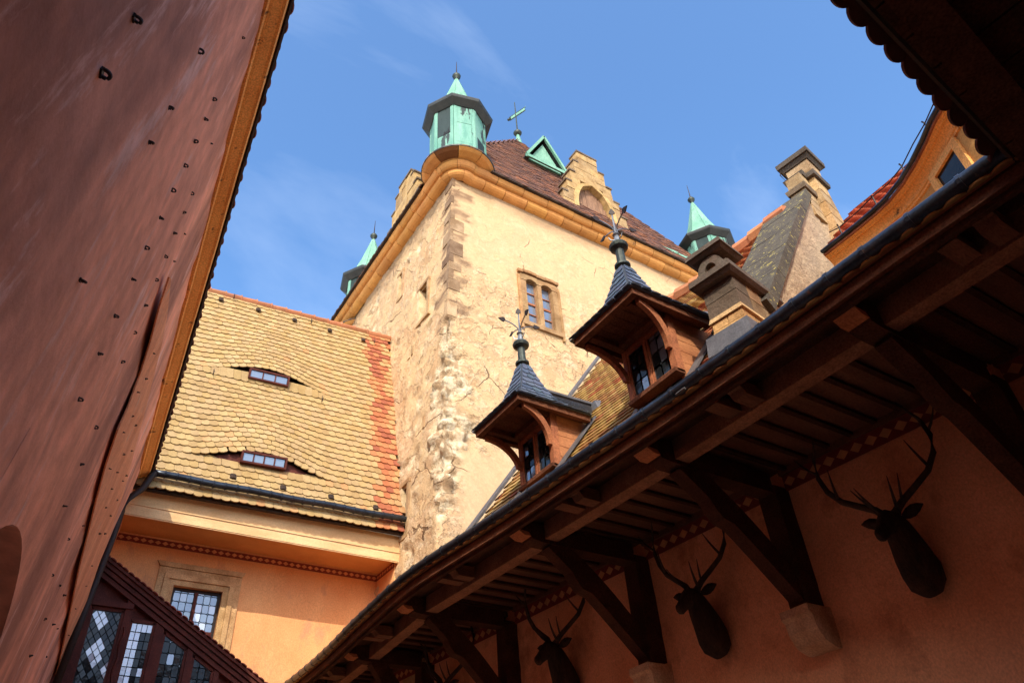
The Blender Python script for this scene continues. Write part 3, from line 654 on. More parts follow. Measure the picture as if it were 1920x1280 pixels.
for (x0, x1, top, pat, gm) in ((.875,1.31,lambda x: 4.12,'diamond',lambda u, v_: 'sky_painted_glass' if noise.noise(V((u*5,v_*3.1,1.7))) > .30 else 'dark_glass'), (1.445,1.785,lambda x: 4.0,'rect',lambda u, v_: 'sky_painted_glass' if noise.noise(V((u*5,v_*2.6,5.2))) > .02 else 'dark_glass'),  # patches of panes coloured pale as sky reflections
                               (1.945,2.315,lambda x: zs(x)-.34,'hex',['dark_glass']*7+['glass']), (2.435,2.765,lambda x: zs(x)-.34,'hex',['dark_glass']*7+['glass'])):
    cl = [(x0+.02,2.6),(x1-.02,2.6),(x1-.02,top(x1)-.03),(x0+.02,top(x0)-.03)]
    m = MB(); o4 = [(x0,2.55),(x1,2.55),(x1,top(x1)),(x0,top(x0))]
    for k in range(4):
        a_, b_ = o4[k], o4[(k+1)%4]; m.bar((a_[0],YS+.035,a_[1]), (b_[0],YS+.035,b_[1]), .05, .05, up=(0,-1,0))
    fr_ = m.build('window_frame', 'stair_wood', stair)
    m = MB(); m.prism([(x0-.01,YS+.052,2.6),(x1+.01,YS+.052,2.6),(x1+.01,YS+.052,top(x1)),(x0-.01,YS+.052,top(x0))], (0,.006,0)); m.build('dark_lining', 'black', fr_)
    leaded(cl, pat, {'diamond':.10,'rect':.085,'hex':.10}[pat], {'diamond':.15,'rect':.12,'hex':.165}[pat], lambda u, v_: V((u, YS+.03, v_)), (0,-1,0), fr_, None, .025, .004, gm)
# carved twisted colonnette between the first two windows
m = MB(); pts = [V((1.375+.012*math.cos(t), YS-.025+.012*math.sin(t), 2.4+t*.055)) for t in lin(0, 27, .5)]; m.tube(pts, .018, 6); m.build('twisted_colonnette', 'stair_wood', stair)
m = MB(); m.box(.60, 1.42, YS-.035, YS+.05, 4.15, 4.23); m.build('rail', 'stair_wood', stair)

# ------------------------------------------------------------------ tower
tower = thing('stone_tower', 'tall plastered tower with orange stone cornice, green copper turrets and brown hipped roof', 'tower', (11, 15, -1.6))
YT, ZC = 11.25, 15.9            # bright face, underside of the cornice
def xl(z): return 5.95 + .0345*(z-5.6)
XR, YB = 16.6, 18.7
SLIT = [(12.33,12.78,11.95,12.9), (14.02,14.22,13.9,14.65), (12.68,12.96,6.35,7.35), (13.03,13.13,11.08,11.25), (12.15,12.25,8.5,8.68)]
TW_WIN = (8.30, 9.36, 11.68, 13.22)
def rough_zone(d, z, p):
    """exposed stone along the broken corner: 0..1, d = distance from the corner"""
    wdt = .50*math.exp(-((z-7.6)/1.1)**2) + .30*math.exp(-((z-10.0)/1.3)**2) + .10 + .15*math.exp(-((z-9.0)/.5)**2)
    wdt *= .7 + .9*(noise.noise(V((p[0]*1.7, p[1]*1.7, p[2]*2.1)))+.35)
    if z > 10.9 or z < 5.9: return 0
    return max(0, min(1, (wdt-d)/.10))
def tower_pt(s, z):
    """s<0 along the left face (distance from the corner), s>0 along the bright face"""
    base = V((xl(z)+s, YT, z)) if s >= 0 else V((xl(z), YT-s, z))
    nrm_ = V((0,-1,0)) if s > .0001 else (V((-1,0,0)) if s < -.0001 else V((-.7,-.7,0)))
    d = abs(s); q = (base.x, base.y, base.z)
    damp = .25 if (z > 10.6 and d < .75) else 1
    disp = .030*fbm(q, .45, 3) + .020*fbm(q, 1.9, 4, 5) + .010*fbm(q, 6, 3, 9)
    disp = disp*damp - (.012 if damp < 1 else 0)
    rz = rough_zone(d, z, q); stain = 0; smooth = 0
    if s < 0:    # left face: lost plaster near the wing roof and scattered
        k = noise.noise(V((q[1]*1.1, q[2]*.9, 4.1)))+.5*noise.noise(V((q[1]*3.1, q[2]*2.7, 1.1)))
        if k > .42: rz = max(rz, min(1, (k-.42)*6)*.8)
        if z < 9.5 and d > 1.0: rz = max(rz, max(0, min(1, (noise.noise(V((q[1]*2.3,q[2]*1.6,2)))-.05)*5))*.7)
        if z > 14.6: stain = max(0, min(1, (z-15.0+.4*noise.noise(V((q[1]*.9,0,q[2]))))*1.4))*.55
        disp *= 1.5
    else:
        k = noise.noise(V((q[0]*1.4, 2.2, q[2]*1.3)))+.5*noise.noise(V((q[0]*4, 5.2, q[2]*4)))
        if k > .50: rz = max(rz, min(1, (k-.50)*6)*.6)
        if z > 14.9: stain = max(0, min(1, (z-15.35+.35*noise.noise(V((q[0]*.8,3,q[2]))))*2.2))*.6
        sm = min(1, max(0, (7.9 + .5*noise.noise(V((q[0]*.8,1,q[2]*.8))) - z)*3))*min(1, max(0, (d-.35)*4))
        up_ = .72*min(1, max(0, (z - 12.3 + .9*noise.noise(V((q[0]*.5,4,q[2]*.5))))*1.2))
        sm = max(sm, up_); smooth = sm; rz *= (1-sm); disp *= (1-.8*sm)
    if rz > 0:
        blk = noise.voronoi(V((q[0]*2.2+q[1]*2.2, 0, q[2]*4.0)))[0]; disp += rz*(-.08 + .12*(blk[1]-blk[0])*2 - .08*noise.noise(V((q[0]*5,q[1]*5,q[2]*5))))
    if 10.75 < z < 15.75 and d < .95:
        bi = int((z-10.75)/.40); rb = random.Random(bi*7+(1 if s < 0 else 0)); arm = (.62 if (bi + (s < 0)) % 2 else .24)*rb.uniform(.75,1.25)
        fz = ((z-10.75)/.40) % 1; e_ = arm + .22*noise.noise(V((z*9, d*1.5, bi*3.1+(5 if s < 0 else 0)))) - d
        q_ = max(0, min(1, e_/.10))*max(0, min(1, (.5-abs(fz-.5))/.10))*(.55+.75*noise.noise(V((d*3, z*14, 2.2))))
        stain = max(stain, max(0, min(1, q_*1.3)))
    for h in SLIT:
        if s < 0 and h[0]-.12 < base.y < h[1]+.12 and h[2]-.12 < z < h[3]+.12: disp *= .3
    return base + nrm_*disp, (rz, stain, smooth)
ss = [-v_ for v_ in reversed(lin(.0, YB-YT, .075))] + lin(.0, 10.3, .075)[1:]
# holes are given in s
holes = [(-(h[1]-YT), -(h[0]-YT), h[2], h[3]) for h in SLIT]
wt = wall_grid(ss, lin(3.6, ZC+.1, .075), tower_pt)
def hole_filter(mb, hs):
    keep = []
    for f in mb.f:
        c_ = sum((V(mb.v[i]) for i in f), V())/len(f)
        if any((abs(c_.x-xl(c_.z)) < .3 and c_.y > YT+.2 and h[0] < c_.y < h[1] and h[2] < c_.z < h[3]) for h in hs): continue
        if TW_WIN[0] < c_.x < TW_WIN[1] and TW_WIN[2] < c_.z < TW_WIN[3] and abs(c_.y-YT) < .3: continue
        keep.append(f)
    mb.f = keep
hole_filter(wt, SLIT)
wt.build('wall', 'tower', tower, smooth=True)
m = MB(); m.prism([(xl(-1.6),YT+.02,-1.6),(XR,YT+.02,-1.6),(XR,YB,-1.6),(xl(-1.6),YB,-1.6)], (0,0,5.25)); m.build('lower_wall', 'tower', tower)
m = MB(); m.prism([(6.9,YT+.6,3.5),(XR-.1,YT+.6,3.5),(XR-.1,YB-.1,3.5),(6.9,YB-.1,3.5)], (0,0,12.6)); m.build('core_wall', 'black', tower)
# slit windows of the left face: splayed stone reveals
for i, h in enumerate(SLIT):
    y0, y1, z0, z1 = h; x0 = xl((z0+z1)/2); c_ = (.62,.47,.27)  # far jamb coloured lighter as if sunlit, near jamb and lintel darker
    m = MB(); m.hexa([(x0-.03,y1-.03,z0-.06),(x0+.32,y1-.12*(y1-y0)-.03,z0-.06),(x0+.34,y1+.04,z0-.06),(x0-.03,y1+.10,z0-.06),(x0-.03,y1-.03,z1+.05),(x0+.32,y1-.12*(y1-y0)-.03,z1+.05),(x0+.34,y1+.04,z1+.05),(x0-.03,y1+.10,z1+.05)], shift(c_,.06)); sj = m.build('slit_jamb', 'stone', tower)
    m = MB(); m.box(x0-.035, x0+.32, y0-.09, y0, z0-.06, z1+.05, shift((.45,.30,.16),.1)); m.build('slit_jamb', 'stone', tower)
    if i < 3:
        m = MB(); m.box(x0-.04, x0+.32, y0-.10, y1+.11, z1+.052, z1+.14, shift((.42,.27,.14),.1)); m.build('slit_lintel', 'stone', tower)
        m = MB(); m.box(x0-.04, x0+.32, y0-.10, y1+.11, z0-.15, z0-.062, shift((.50,.34,.18),.1)); m.build('slit_sill', 'stone', tower)
# twin light window with stone surround
T3 = lambda u, v_: V((u, YT, v_))
x0, x1, z0, z1 = TW_WIN; xm = (x0+x1)/2; sc_ = (.37,.23,.11)
wf = MB(); wf.box(x0-.02, x1+.02, YT+.16, YT+.20, z0-.02, z1+.02); twin = wf.build('window_back', 'black', tower)
for bb, nm in (((x0-.05, x0+.12, z0+.0, z1-.15), 'window_jamb'), ((x1-.12, x1+.05, z0+.0, z1-.15), 'window_jamb'), ((xm-.065, xm+.065, z0+.0, z1-.15), 'window_mullion')):
    zz = bb[2]; 
    while zz < bb[3]-.05:
        zt_ = min(bb[3], zz+.46); m = MB(); m.box(bb[0], bb[1], YT-.045, YT+.14, zz, zt_-.006, shift(sc_,.12)); m.build(nm, 'stone', twin); zz = zt_
m = MB(); m.box(x0-.10, x1+.08, YT-.07, YT+.14, z0-.13, z0-.004, shift(sc_,.1)); m.build('window_sill', 'stone', twin)
for (u0, u1) in ((x0-.05, xm-.001), (xm+.001, x1+.05)):
    a0, a1 = u0 + (.17 if u0 < xm-.1 else .065), u1 - (.065 if u1 < xm+.1 else .17)
    poly = [(u0,z1-.148),(a0,z1-.148)] + [(a0+(a1-a0)*t, z1-.148+.09*math.sin(math.pi*t)**.6) for t in lin(.1,.9,.1)] + [(a1,z1-.148),(u1,z1-.148),(u1,z1+.06),(u0,z1+.06)]
    m = MB(); m.prism([(u, YT-.05, v_) for u, v_ in poly], (0,.19,0), shift(sc_,.1)); m.build('window_lintel', 'stone', twin)
    m = gen_rect_frame(lambda u, v_: V((u, YT, v_)), a0+.025, a1-.025, z0+.03, z1-.10, .026, -.11, -.07, (0,-1,0)); fr_ = m.build('casement', 'grey_wood', twin)
    zs_ = lin(z0+.03, z1-.10, .33); th = len(zs_)//2
    for k, (za, zb) in enumerate(zip(zs_, zs_[1:])):
        m = MB(); m.prism([(a0+.02,YT+.10+random.gauss(0,.004),za+.008),(a1-.02,YT+.10+random.gauss(0,.004),za+.008),(a1-.02,YT+.10+random.gauss(0,.004),zb-.008),(a0+.02,YT+.10,zb-.008)], (0,.006,0)); m.build('pane', 'glass', twin)
        if k: m = MB(); h_ = .03 if k == th else .011; m.box(a0+.02, a1-.02, YT+.07, YT+.098, za-h_, za+h_); m.build('glazing_bar', 'red_wood', twin)
for xx in (x0-.13, x1+.05):
    m = MB(); m.box(xx, xx+.075, YT-.06, YT+.02, z0-.25, z1-.02, shift((.42,.25,.11),.1)); m.build('drip_moulding', 'stone', twin)
for k in range(9):
    u = x0-.12 + k*(x1-x0+.22)/9; m = MB(); zz = z1+.065+.05*abs(math.sin(k*math.pi/4.5)); m.box(u, u+(x1-x0+.22)/9-.004, YT-.09, YT+.02, zz, zz+.09, shift((.36,.20,.09),.12)); m.build('label_stone', 'stone', twin)
# quoins, alternately long and short, darkened
z = 10.72; i = 0
while z < 15.75:
    h = .36 + random.uniform(-.13, .13); la, lb = (.34, .14) if i % 2 else (.13, .36); la *= random.uniform(.6,1.2); lb *= random.uniform(.6,1.2)
    zc = z+h/2; xc_ = xl(zc)-.007; yc_ = YT-.007; t = mixc((.20,.125,.075), (.54,.38,.22), random.random()**1.2 if i % 2 else random.random()*.55)
    wob = [random.uniform(-.012,.012) for _ in range(8)]
    poly = [(xc_,yc_),(xc_+la,yc_+.004),(xc_+la+wob[0],yc_+.05),(xc_+.1,yc_+.1),(xc_+.05,yc_+lb+wob[1]),(xc_+.004,yc_+lb)]
    m = MB(); e = .006; z0_, z1_ = z+e, z+h-e
    m.prism([(x_, y_, z0_) for x_, y_ in poly], (.0345*(h-2*e), 0, h-2*e), t)
    if random.random() < .62: m.build('quoin', 'stone', tower)
    z += h; i += 1
# cornice in two tiers of moulded blocks
LOW = [(.0,.0),(.10,.015),(.17,.05),(.215,.10),(.23,.15),(.23,.205),(-.05,.205)]
UPP = [(.215,.21),(.30,.215),(.345,.25),(.37,.30),(.385,.36),(.385,.42),(-.05,.42)]
def cornice(p0, p1, out, step, prof, seed):
    p0, p1, out = V(p0), V(p1), V(out); L = (p1-p0).length; d = (p1-p0).normalized(); s = 0; rr = random.Random(seed)
    while s < L-.02:
        n_ = min(L, s+step*rr.uniform(.85,1.15)); 
        if L-n_ < .2: n_ = L
        j = rr.uniform(-.008,.008); a_ = p0+d*(s+.009); b_ = p0+d*(n_-.009)
        k = rr.uniform(.78,1.12); c_ = (k, k*rr.uniform(.95,1.03), k*rr.uniform(.9,1.05))
        m = MB(); m.prism([a_+out*(o+j)+V((0,0,h+j*.6)) for o, h in prof], b_-a_, c_); m.build('cornice_stone', 'cornice', tower); s = n_
XC = xl(ZC)
for pr_, sd, st_ in ((LOW, 1, .66), (UPP, 2, .80)):
    cornice((6.64,YT,ZC), (XR,YT,ZC), (0,-1,0), st_, pr_, sd); cornice((XC,11.5,ZC), (XC,YB+.2,ZC), (-1,0,0), st_, pr_, sd+5)
# roof
AP = V((11.4, 14.8, 25.1)); ez = ZC+.40
E4 = [V((XC-.44,YT-.44,ez)), V((XR+.3,YT-.44,ez)), V((XR+.3,YB+.4,ez)), V((XC-.44,YB+.4,ez))]
CA, CB = E4[0]+V((1.45,0,0)), E4[0]+V((0,1.55,0))
m = MB(); m.add([CA]+E4[1:]+[CB, AP], [(0,1,5),(1,2,5),(2,3,5),(3,4,5),(4,0,5),(4,3,2,1,0)]); troof = m.build('roof', 'under', tower)
tt = tile_tpl(.20, .34, .02, .2, 3)
def tri_tiles(a_, b_, top, expo, wd, cols, jit=.015):
    mb = MB(); U = (b_-a_).normalized(); mid = a_+U*(top-a_).dot(U); Vv = top-mid; H = Vv.length; Vv.normalize(); Wd = (b_-a_).length; u0 = (mid-a_).length; nn_ = U.cross(Vv)
    r_ = 0; s = 0
    while s < H-.2:
        lo, hi = u0*s/H, Wd-(Wd-u0)*s/H; u = lo + (wd/2 if r_ % 2 else 0) + .05
        while u < hi-.03:
            pq = a_+U*u+Vv*s
            if random.random() > .004 and math.hypot(pq.x-6.64, pq.y-11.5) > 1.02:
                mb.inst(tt, frame(a_+U*(u+random.gauss(0,.006))+Vv*(s+random.gauss(0,jit))+nn_*(.03+random.uniform(0,.015)), U, Vv) @ TILT(-.07), shift(random.choice(cols), .15))
            u += wd
        s += expo; r_ += 1
    return mb
bc = [(.155,.075,.05),(.13,.062,.043),(.18,.085,.05),(.11,.055,.042),(.20,.09,.055),(.24,.10,.05)]
mb = tri_tiles(E4[0], E4[1], AP, .19, .205, bc); mb2 = tri_tiles(E4[3], E4[0], AP, .19, .205, bc); mb.add(mb2.v, mb2.f); mb.c[-len(mb2.c):] = mb2.c
mb.build('roof_tile', 'tile', troof, kind='stuff')
for e in (E4[0], E4[1]):
    n_ = 34
    for i in range(n_):
        p, q = e.lerp(AP, i/n_), e.lerp(AP, (i+1.12)/n_); m = MB()
        if math.hypot(p.x-6.64, p.y-11.5) < 1.0: continue; m.tube([p+V((0,0,.05)), q+V((0,0,.05))], [.115,.095], 7, shift((.34,.13,.07), .25)); m.build('hip_tile', 'tile', troof)
# eave tile edge, dark, over the cornice
m = MB(); m.box(XC+1.0, XR+.3, YT-.47, YT-.30, ez-.015, ez+.05); m.build('eave_board', 'under', tower); m = MB(); m.box(XC-.47, XC-.30, YT+1.05, YB+.4, ez-.015, ez+.05); m.build('eave_board', 'under', tower)
# weather vane on the apex
m = MB(); m.tube([AP-V((0,0,.2)), AP+V((0,0,.5))], [.16,.05], 8); vane = m.build('vane_base', 'pale_copper', tower)
m = MB(); m.lathe([(.02,AP.z+.42),(.13,AP.z+.48),(.18,AP.z+.58),(.13,AP.z+.68),(.02,AP.z+.74)], AP.x, AP.y, 12); m.build('vane_ball', 'finial', vane, smooth=True)
m = MB(); m.tube([AP+V((0,0,.5)), AP+V((0,0,2.75))], [.035,.02], 6); m.build('vane_rod', 'finial', vane)
bd = V((.36,-.93,.0)).normalized(); cz = AP.z+1.85
m = MB(); nb = bd.cross(V((0,0,1)))*.02; m.prism([V((AP.x,AP.y,cz))+bd*u+V((0,0,v_))-nb/2 for u, v_ in ((-.25,-.08),(.40,-.08),(.50,-.14),(.45,0),(.52,.15),(.40,.08),(-.25,.08))], nb); m.build('vane_banner', 'pale_copper', vane)
for v_ in (-.10,.10): m = MB(); m.tube([V((AP.x,AP.y,cz+v_))+bd*-.34, V((AP.x,AP.y,cz+v_))+bd*.5], .024, 5); m.build('vane_bar', 'finial', vane)
m = MB(); m.tube([V((AP.x,AP.y,cz))+bd*-.25, V((AP.x,AP.y,cz))+bd*-.42], [.03,.06], 5); m.build('vane_counterweight', 'finial', vane)

def turret(cx, cy, zb, k=1.0, low=False, rot=R(22.5)-R(60)):
    m = MB(); m.lathe([(.90*k,zb-.9),(.92*k,zb)] if low else [(.25,zb-.55),(.60,zb-.3),(.90*k,zb-.02)], cx, cy, 28, c=(.5,.5,.5)); root = m.build('turret', 'cornice' if not low else 'pale_copper', tower)
    if not low:
        rr = random.Random(int(cx*10)); z_ = zb-.60
        tiers = [[(.30+o, z_+h) for o, h in LOW], [(.30+o, z_+h) for o, h in UPP], [(.60,z_+.425),(.78,z_+.435),(.93,z_+.49),(1.00,z_+.555),(1.03,z_+.60),(.6,z_+.60)]]
        for ti, pf in enumerate(tiers):
            a0 = rr.uniform(0, .5); nst = (7, 8, 9)[ti]
            for i in range(nst):
                b0, b1 = a0+2*math.pi*i/nst+.010, a0+2*math.pi*(i+1)/nst-.010; kk = rr.uniform(.78,1.1); cc = (kk, kk*rr.uniform(.95,1.02), kk*rr.uniform(.9,1.05))
                if ti == 2 and i == 5: cc = (.22,.17,.16)
                K = len(pf); st_ = 6; m = MB(); j_ = rr.uniform(-.006,.006)
                vs_ = [(cx+(r_+j_)*math.cos(b0+(b1-b0)*q/st_), cy+(r_+j_)*math.sin(b0+(b1-b0)*q/st_), zz) for q in range(st_+1) for r_, zz in pf]
                m.add(vs_, [(q*K+j,q*K+(j+1)%K,(q+1)*K+(j+1)%K,(q+1)*K+j) for q in range(st_) for j in range(K)]+[tuple(range(K-1,-1,-1)), tuple(range(st_*K,(st_+1)*K))], cc); m.build('corbel_stone', 'cornice', root)
    if not low:
        m = MB(); m.lathe([(1.07*k,zb-.035),(1.10*k,zb-.03),(1.10*k,zb+.015),(.86*k,zb+.03)], cx, cy, 28); m.build('turret_flashing', 'dark_copper', root)
    r = .86*k; z0, z1 = zb, zb+2.18
    for i in range(8):
        a0, a1 = rot+i*math.pi/4, rot+(i+1)*math.pi/4
        p0, p1 = V((cx+r*math.cos(a0), cy+r*math.sin(a0), 0)), V((cx+r*math.cos(a1), cy+r*math.sin(a1), 0)); out = ((p0+p1)/2-V((cx,cy,0))).normalized(); U = p1-p0
        # corner strip and three sheets per side, some gone dark
        cuts = [z0, z0+random.uniform(.45,.7), z0+random.uniform(1.25,1.5), z1]
        if i % 2: cuts = [z0, z0+random.uniform(.9,1.2), z1]
        for za, zb_ in zip(cuts, cuts[1:]):
            kk = random.uniform(.92,1.08); rnd = random.random()
            c_ = (.13*kk,.11*kk,.14*kk) if rnd < (.5 if zb_ > z1-.01 else .15) else (kk,kk,kk)
            q = p0+U*.16; m = MB(); m.obox(V((q.x,q.y,za+.006))-out*.03, U*.68, out*(.03+random.uniform(0,.006)), V((0,0,zb_-za-.012)), c_); m.build('turret_sheet', 'copper', root)
        m = MB(); q = p0+U*.845; m.obox(V((q.x,q.y,z0))-out*.03, U*.145, out*.045, V((0,0,z1-z0)), (.98,1,1)); m.obox(V((p0.x,p0.y,z0))+U*.01-out*.03, U*.145, out*.045, V((0,0,z1-z0)), (.98,1,1)); m.build('turret_corner', 'copper', root, kind='stuff')
    m = MB(); m.lathe([(.80*k,z0),(.80*k,z1)], cx, cy, 8, rot); m.build('turret_lining', 'dark_copper', root)
    m = MB(); m.lathe([(.80*k,z1-.06),(.90*k,z1-.05),(1.10*k,z1+.10),(1.13*k,z1+.16),(1.13*k,z1+.20),(.6*k,z1+.24)], cx, cy, 8, rot); m.build('turret_eave', 'dark_copper', root)
    zc_ = z1+.205
    capp = [(1.10*k,zc_),(.86*k,zc_+.16),(.66*k,zc_+.45),(.44*k,zc_+1.05),(.05*k,zc_+2.35)]
    for i in range(8):
        a0, a1 = rot+i*math.pi/4, rot+(i+1)*math.pi/4; m = MB(); vs_ = []
        for r_, z_ in capp:
            for a_ in (a0+.012, a1-.012): vs_.append((cx+r_*math.cos(a_), cy+r_*math.sin(a_), z_))
        vs_ += [(cx+(x_-cx)*.9, cy+(y_-cy)*.9, z_-.03) for x_, y_, z_ in vs_]; n_ = 10
        fs = [(2*j,2*j+1,2*j+3,2*j+2) for j in range(4)] + [(n_+2*j+2,n_+2*j+3,n_+2*j+1,n_+2*j) for j in range(4)] + [(2*j+2,2*j+2+n_,2*j+n_,2*j) for j in range(4)] + [(2*j+1,2*j+1+n_,2*j+3+n_,2*j+3) for j in range(4)]
        m.add(vs_, fs); m.build('cap_sheet', 'pale_copper', root)
    zt_ = zc_+2.3
    m = MB(); m.lathe([(.07,zt_-.05),(.05,zt_+.06),(.12,zt_+.14),(.14,zt_+.21),(.10,zt_+.28),(.02,zt_+.33)], cx, cy, 10); m.build('finial_ball', 'finial', root, smooth=True)
    m = MB(); m.tube([(cx,cy,zt_+.3),(cx+.01,cy,zt_+1.05)], [.022,.008], 5); m.build('finial_rod', 'iron', root)
turret(6.64, 11.50, 16.50, .94)
turret(7.00, 18.55, 15.85, .94)
turret(16.75, 11.45, 16.35, .94, low=True)
# sheet copper roof behind the right turret
m = MB(); q = [onz(1228,462,17.6), onz(1300,500,16.45), V((16.9,11.2,16.45)), V((16.9,12.4,18.2))]
q = [V((13.9,11.1,16.9)), V((16.2,10.82,16.36)), V((16.9,11.6,17.9)), V((14.6,12.3,18.6))]
m.hexa(q + [p+V((0,-.06,.05)) for p in q]); cs = m.build('copper_roof_sheet', 'pale_copper', tower)
for t in (.25,.5,.75):
    m = MB(); m.bar(q[0].lerp(q[1],t)+V((0,-.07,.06)), q[3].lerp(q[2],t)+V((0,-.07,.06)), .04, .05); m.build('sheet_seam', 'pale_copper', cs)

def stepped_gable(origin, U, Nn, hw, zb, ztop, steps, depth, arch=True):
    """ashlar crow-stepped gable; U along the wall, Nn outward; origin = centre at the wall line"""
    U, Nn, O = V(U), V(Nn), V(origin); ch = .30; rows = int((ztop-zb)/ch); pl = lambda u, z, d=0: O+U*u+Nn*d+V((0,0,z))
    m = MB(); 
    core = MB(); core.prism([pl(-hw*.55,zb,-.3), pl(hw*.55,zb,-.3), pl(.1,ztop-.9,-.3), pl(-.1,ztop-.9,-.3)], -Nn*2.2); root = core.build('stepped_gable', 'under', tower)
    aw, az0, azt = hw*.50, zb+.34, zb+2.10       # pointed opening
    def half(z):
        if not arch or z < az0 or z > azt: return 0
        t = max(0, (z-az0-.55)/(azt-az0-.55)); return aw*math.sqrt(max(0, 1-t**1.7))
    for r_ in range(rows):
        z0_, z1_ = zb+r_*ch, zb+(r_+1)*ch; zm = (z0_+z1_)/2
        st_ = int((zm-zb)/(ztop-zb)*steps); ext = hw*(1 - st_/steps)*.93 + .20
        ha = max(half(z0_+.02), half(zm), half(z1_-.02)); runs = [(-ext, ext)] if ha <= 0 else [(-ext, -ha-.05), (ha+.05, ext)]
        for a_, b_ in runs:
            if b_-a_ < .06: continue
            n_ = max(1, int((b_-a_)/.5+.5)); cuts = [a_+(b_-a_)*(i+(.18*random.uniform(-1,1) if 0 < i < n_ else 0))/n_ for i in range(n_+1)]
            for u0, u1 in zip(cuts, cuts[1:]):
                t_ = mixc((.52,.35,.15), (.30,.21,.12), random.random()*.35 + (.35 if (u1 == cuts[-1] or u0 == cuts[0]) and random.random() < .6 else 0))
                m = MB(); m.obox(pl(u0+.005, z0_+.004, -depth), U*(u1-u0-.01), Nn*(depth+random.uniform(-.01,.012)), V((0,0,ch-.008)), t_); m.build('ashlar_stone', 'stone', root)
        if r_+1 < rows and int((zm+ch-zb)/(ztop-zb)*steps) != st_ or r_ == rows-1:
            for sg in (-1, 1):
                e1 = hw*(1-(st_+1)/steps)*.93+.20 if r_ < rows-1 else 0; a_, b_ = sorted((sg*ext*1.04, sg*e1)); m = MB(); m.obox(pl(a_,z1_-.002,-depth-.03), U*(b_-a_), Nn*(depth+.06), V((0,0,.07)), (.16,.12,.085)); m.build('coping_stone', 'stone', root)
    if arch:
        pts = []
        for sg in (-1, 1):
            zz = lin(az0, azt, .27); pp = [(sg*half(z) if z < azt-.01 else 0, z) for z in zz]
            for (u0, za), (u1, zb_) in zip(pp, pp[1:]):
                k = .17; m = MB(); m.prism([pl(u0,za+.004,.02), pl(u0+sg*k,za+.004+.02,.02), pl(u1+sg*k,zb_+.03,.02), pl(u1,zb_-.002,.02)], -Nn*.25, shift((.55,.37,.16),.12)); m.build('voussoir', 'stone', root)
        n_ = 8
        for i in range(n_):
            u0, u1 = -aw+2*aw*i/n_, -aw+2*aw*(i+1)/n_; uc = (u0+u1)/2; t = (1-(min(.999,abs(uc)/aw))**2)**(1/1.7); zt_ = az0+.55+(azt-az0-.55)*t
            m = MB(); m.obox(pl(u0+.004, az0+.05, -.22), U*(u1-u0-.008), Nn*(.03+random.uniform(0,.012)), V((0,0,zt_-az0-.02))); m.build('shutter_plank', 'grey_wood', root)
        m = MB(); m.obox(pl(-aw-.1,az0-.10,-.2), U*(2*aw+.2), Nn*.28, V((0,0,.13)), (.24,.17,.10)); m.build('arch_sill', 'stone', root)
    for sg in (-1, 1):      # little roof behind the gable
        m = MB(); q = [pl(sg*hw*.9, zb+.2, -depth-.01), pl(0, ztop-.75, -depth-.01), pl(0, ztop-.75, -2.6), pl(sg*hw*.9, zb+.2, -2.0)]; m.hexa(q+[p+V((0,0,.06)) for p in q]); m.build('gable_roof', 'tile', root)
stepped_gable((11.33, YT-.12, 0), (1,0,0), (0,-1,0), 1.36, 16.35, 20.0, 6, .36)
stepped_gable((XC-.12, 14.05, 0), (0,1,0), (-1,0,0), 1.2, 16.35, 18.9, 5, .34, arch=False)

def lucarne(c0, U, Nn, wd, ht):
    """triangular copper dormer on the tower roof; c0 centre of its foot"""
    U, Nn, c0 = V(U), V(Nn), V(c0); a_, b_, t = c0-U*wd/2, c0+U*wd/2, c0+V((0,0,ht)); bk = -Nn*1.3
    k = .80; f = Nn*-.10; m = MB(); m.prism([a_*1+U*.18+f, b_-U*.18+f, t-V((0,0,.3))+f], bk); root = m.build('triangular_dormer', 'pale_copper', tower)
    for p in (a_, b_):
        m = MB(); q = [p, t, t+bk*1.2, p+bk*.5]; m.hexa(q + [x+V((0,0,.05)) for x in q]); m.build('dormer_roof', 'dark_copper', root)
        m = MB(); m.bar(p+Nn*.02, t+Nn*.02+V((0,0,.02)), .10, .08, up=Nn); m.build('dormer_verge', 'pale_copper', root)
    m = MB(); m.obox(a_-V((0,0,.14))-U*.05+Nn*.02, U*(wd+.1), Nn*.16+V((0,0,-.16)), V((0,0,.14))); m.build('dormer_apron', 'pale_copper', root)
def roof_pt(px, py, a_, b_):
    n_ = (b_-a_).cross(AP-a_); r = ray(px, py); return r*(n_.dot(a_)/n_.dot(r))
c0 = roof_pt(1018, 318, E4[0], E4[1]); lucarne(c0+V((0,-.25,0)), (1,0,0), (0,-1,0), 1.75, 1.55)
c0 = roof_pt(925, 292, E4[3], E4[0]); lucarne(V((8.5,14.6,19.9)), (0,1,0), (-1,0,0), 1.6, 1.5)

# ------------------------------------------------------------------ arcade wing on the right
arcade = thing('timber_arcade', 'timber arcade wing with steep tiled roof, long dark gutter and posts against the trophy wall', 'building', (5, 5, -1.6))
GX = [(-7, 4.34), (0.752, 4.297), (1.354, 4.279), (1.837, 4.269), (2.415, 4.289), (2.681, 4.275), (2.923, 4.261), (3.263, 4.275), (3.557, 4.254), (4.056, 4.249), (4.488, 4.22), (4.952, 4.193), (5.455, 4.164), (5.798, 4.161), (6.39, 4.135), (7.017, 4.087), (7.675, 4.025), (8.446, 3.974), (8.983, 4.009), (10.236, 4.094), (11.815, 4.238), (13.455, 4.31), (15.2, 4.27)]
def gx0(y): return interp(GX, y)
def gx(y): return sum(gx0(y+d) for d in (-.5,-.25,0,.25,.5))/5
def wx(y): return 6.60 - .075*y
HG = 3.6; YE = 14.2; YV = 7.06
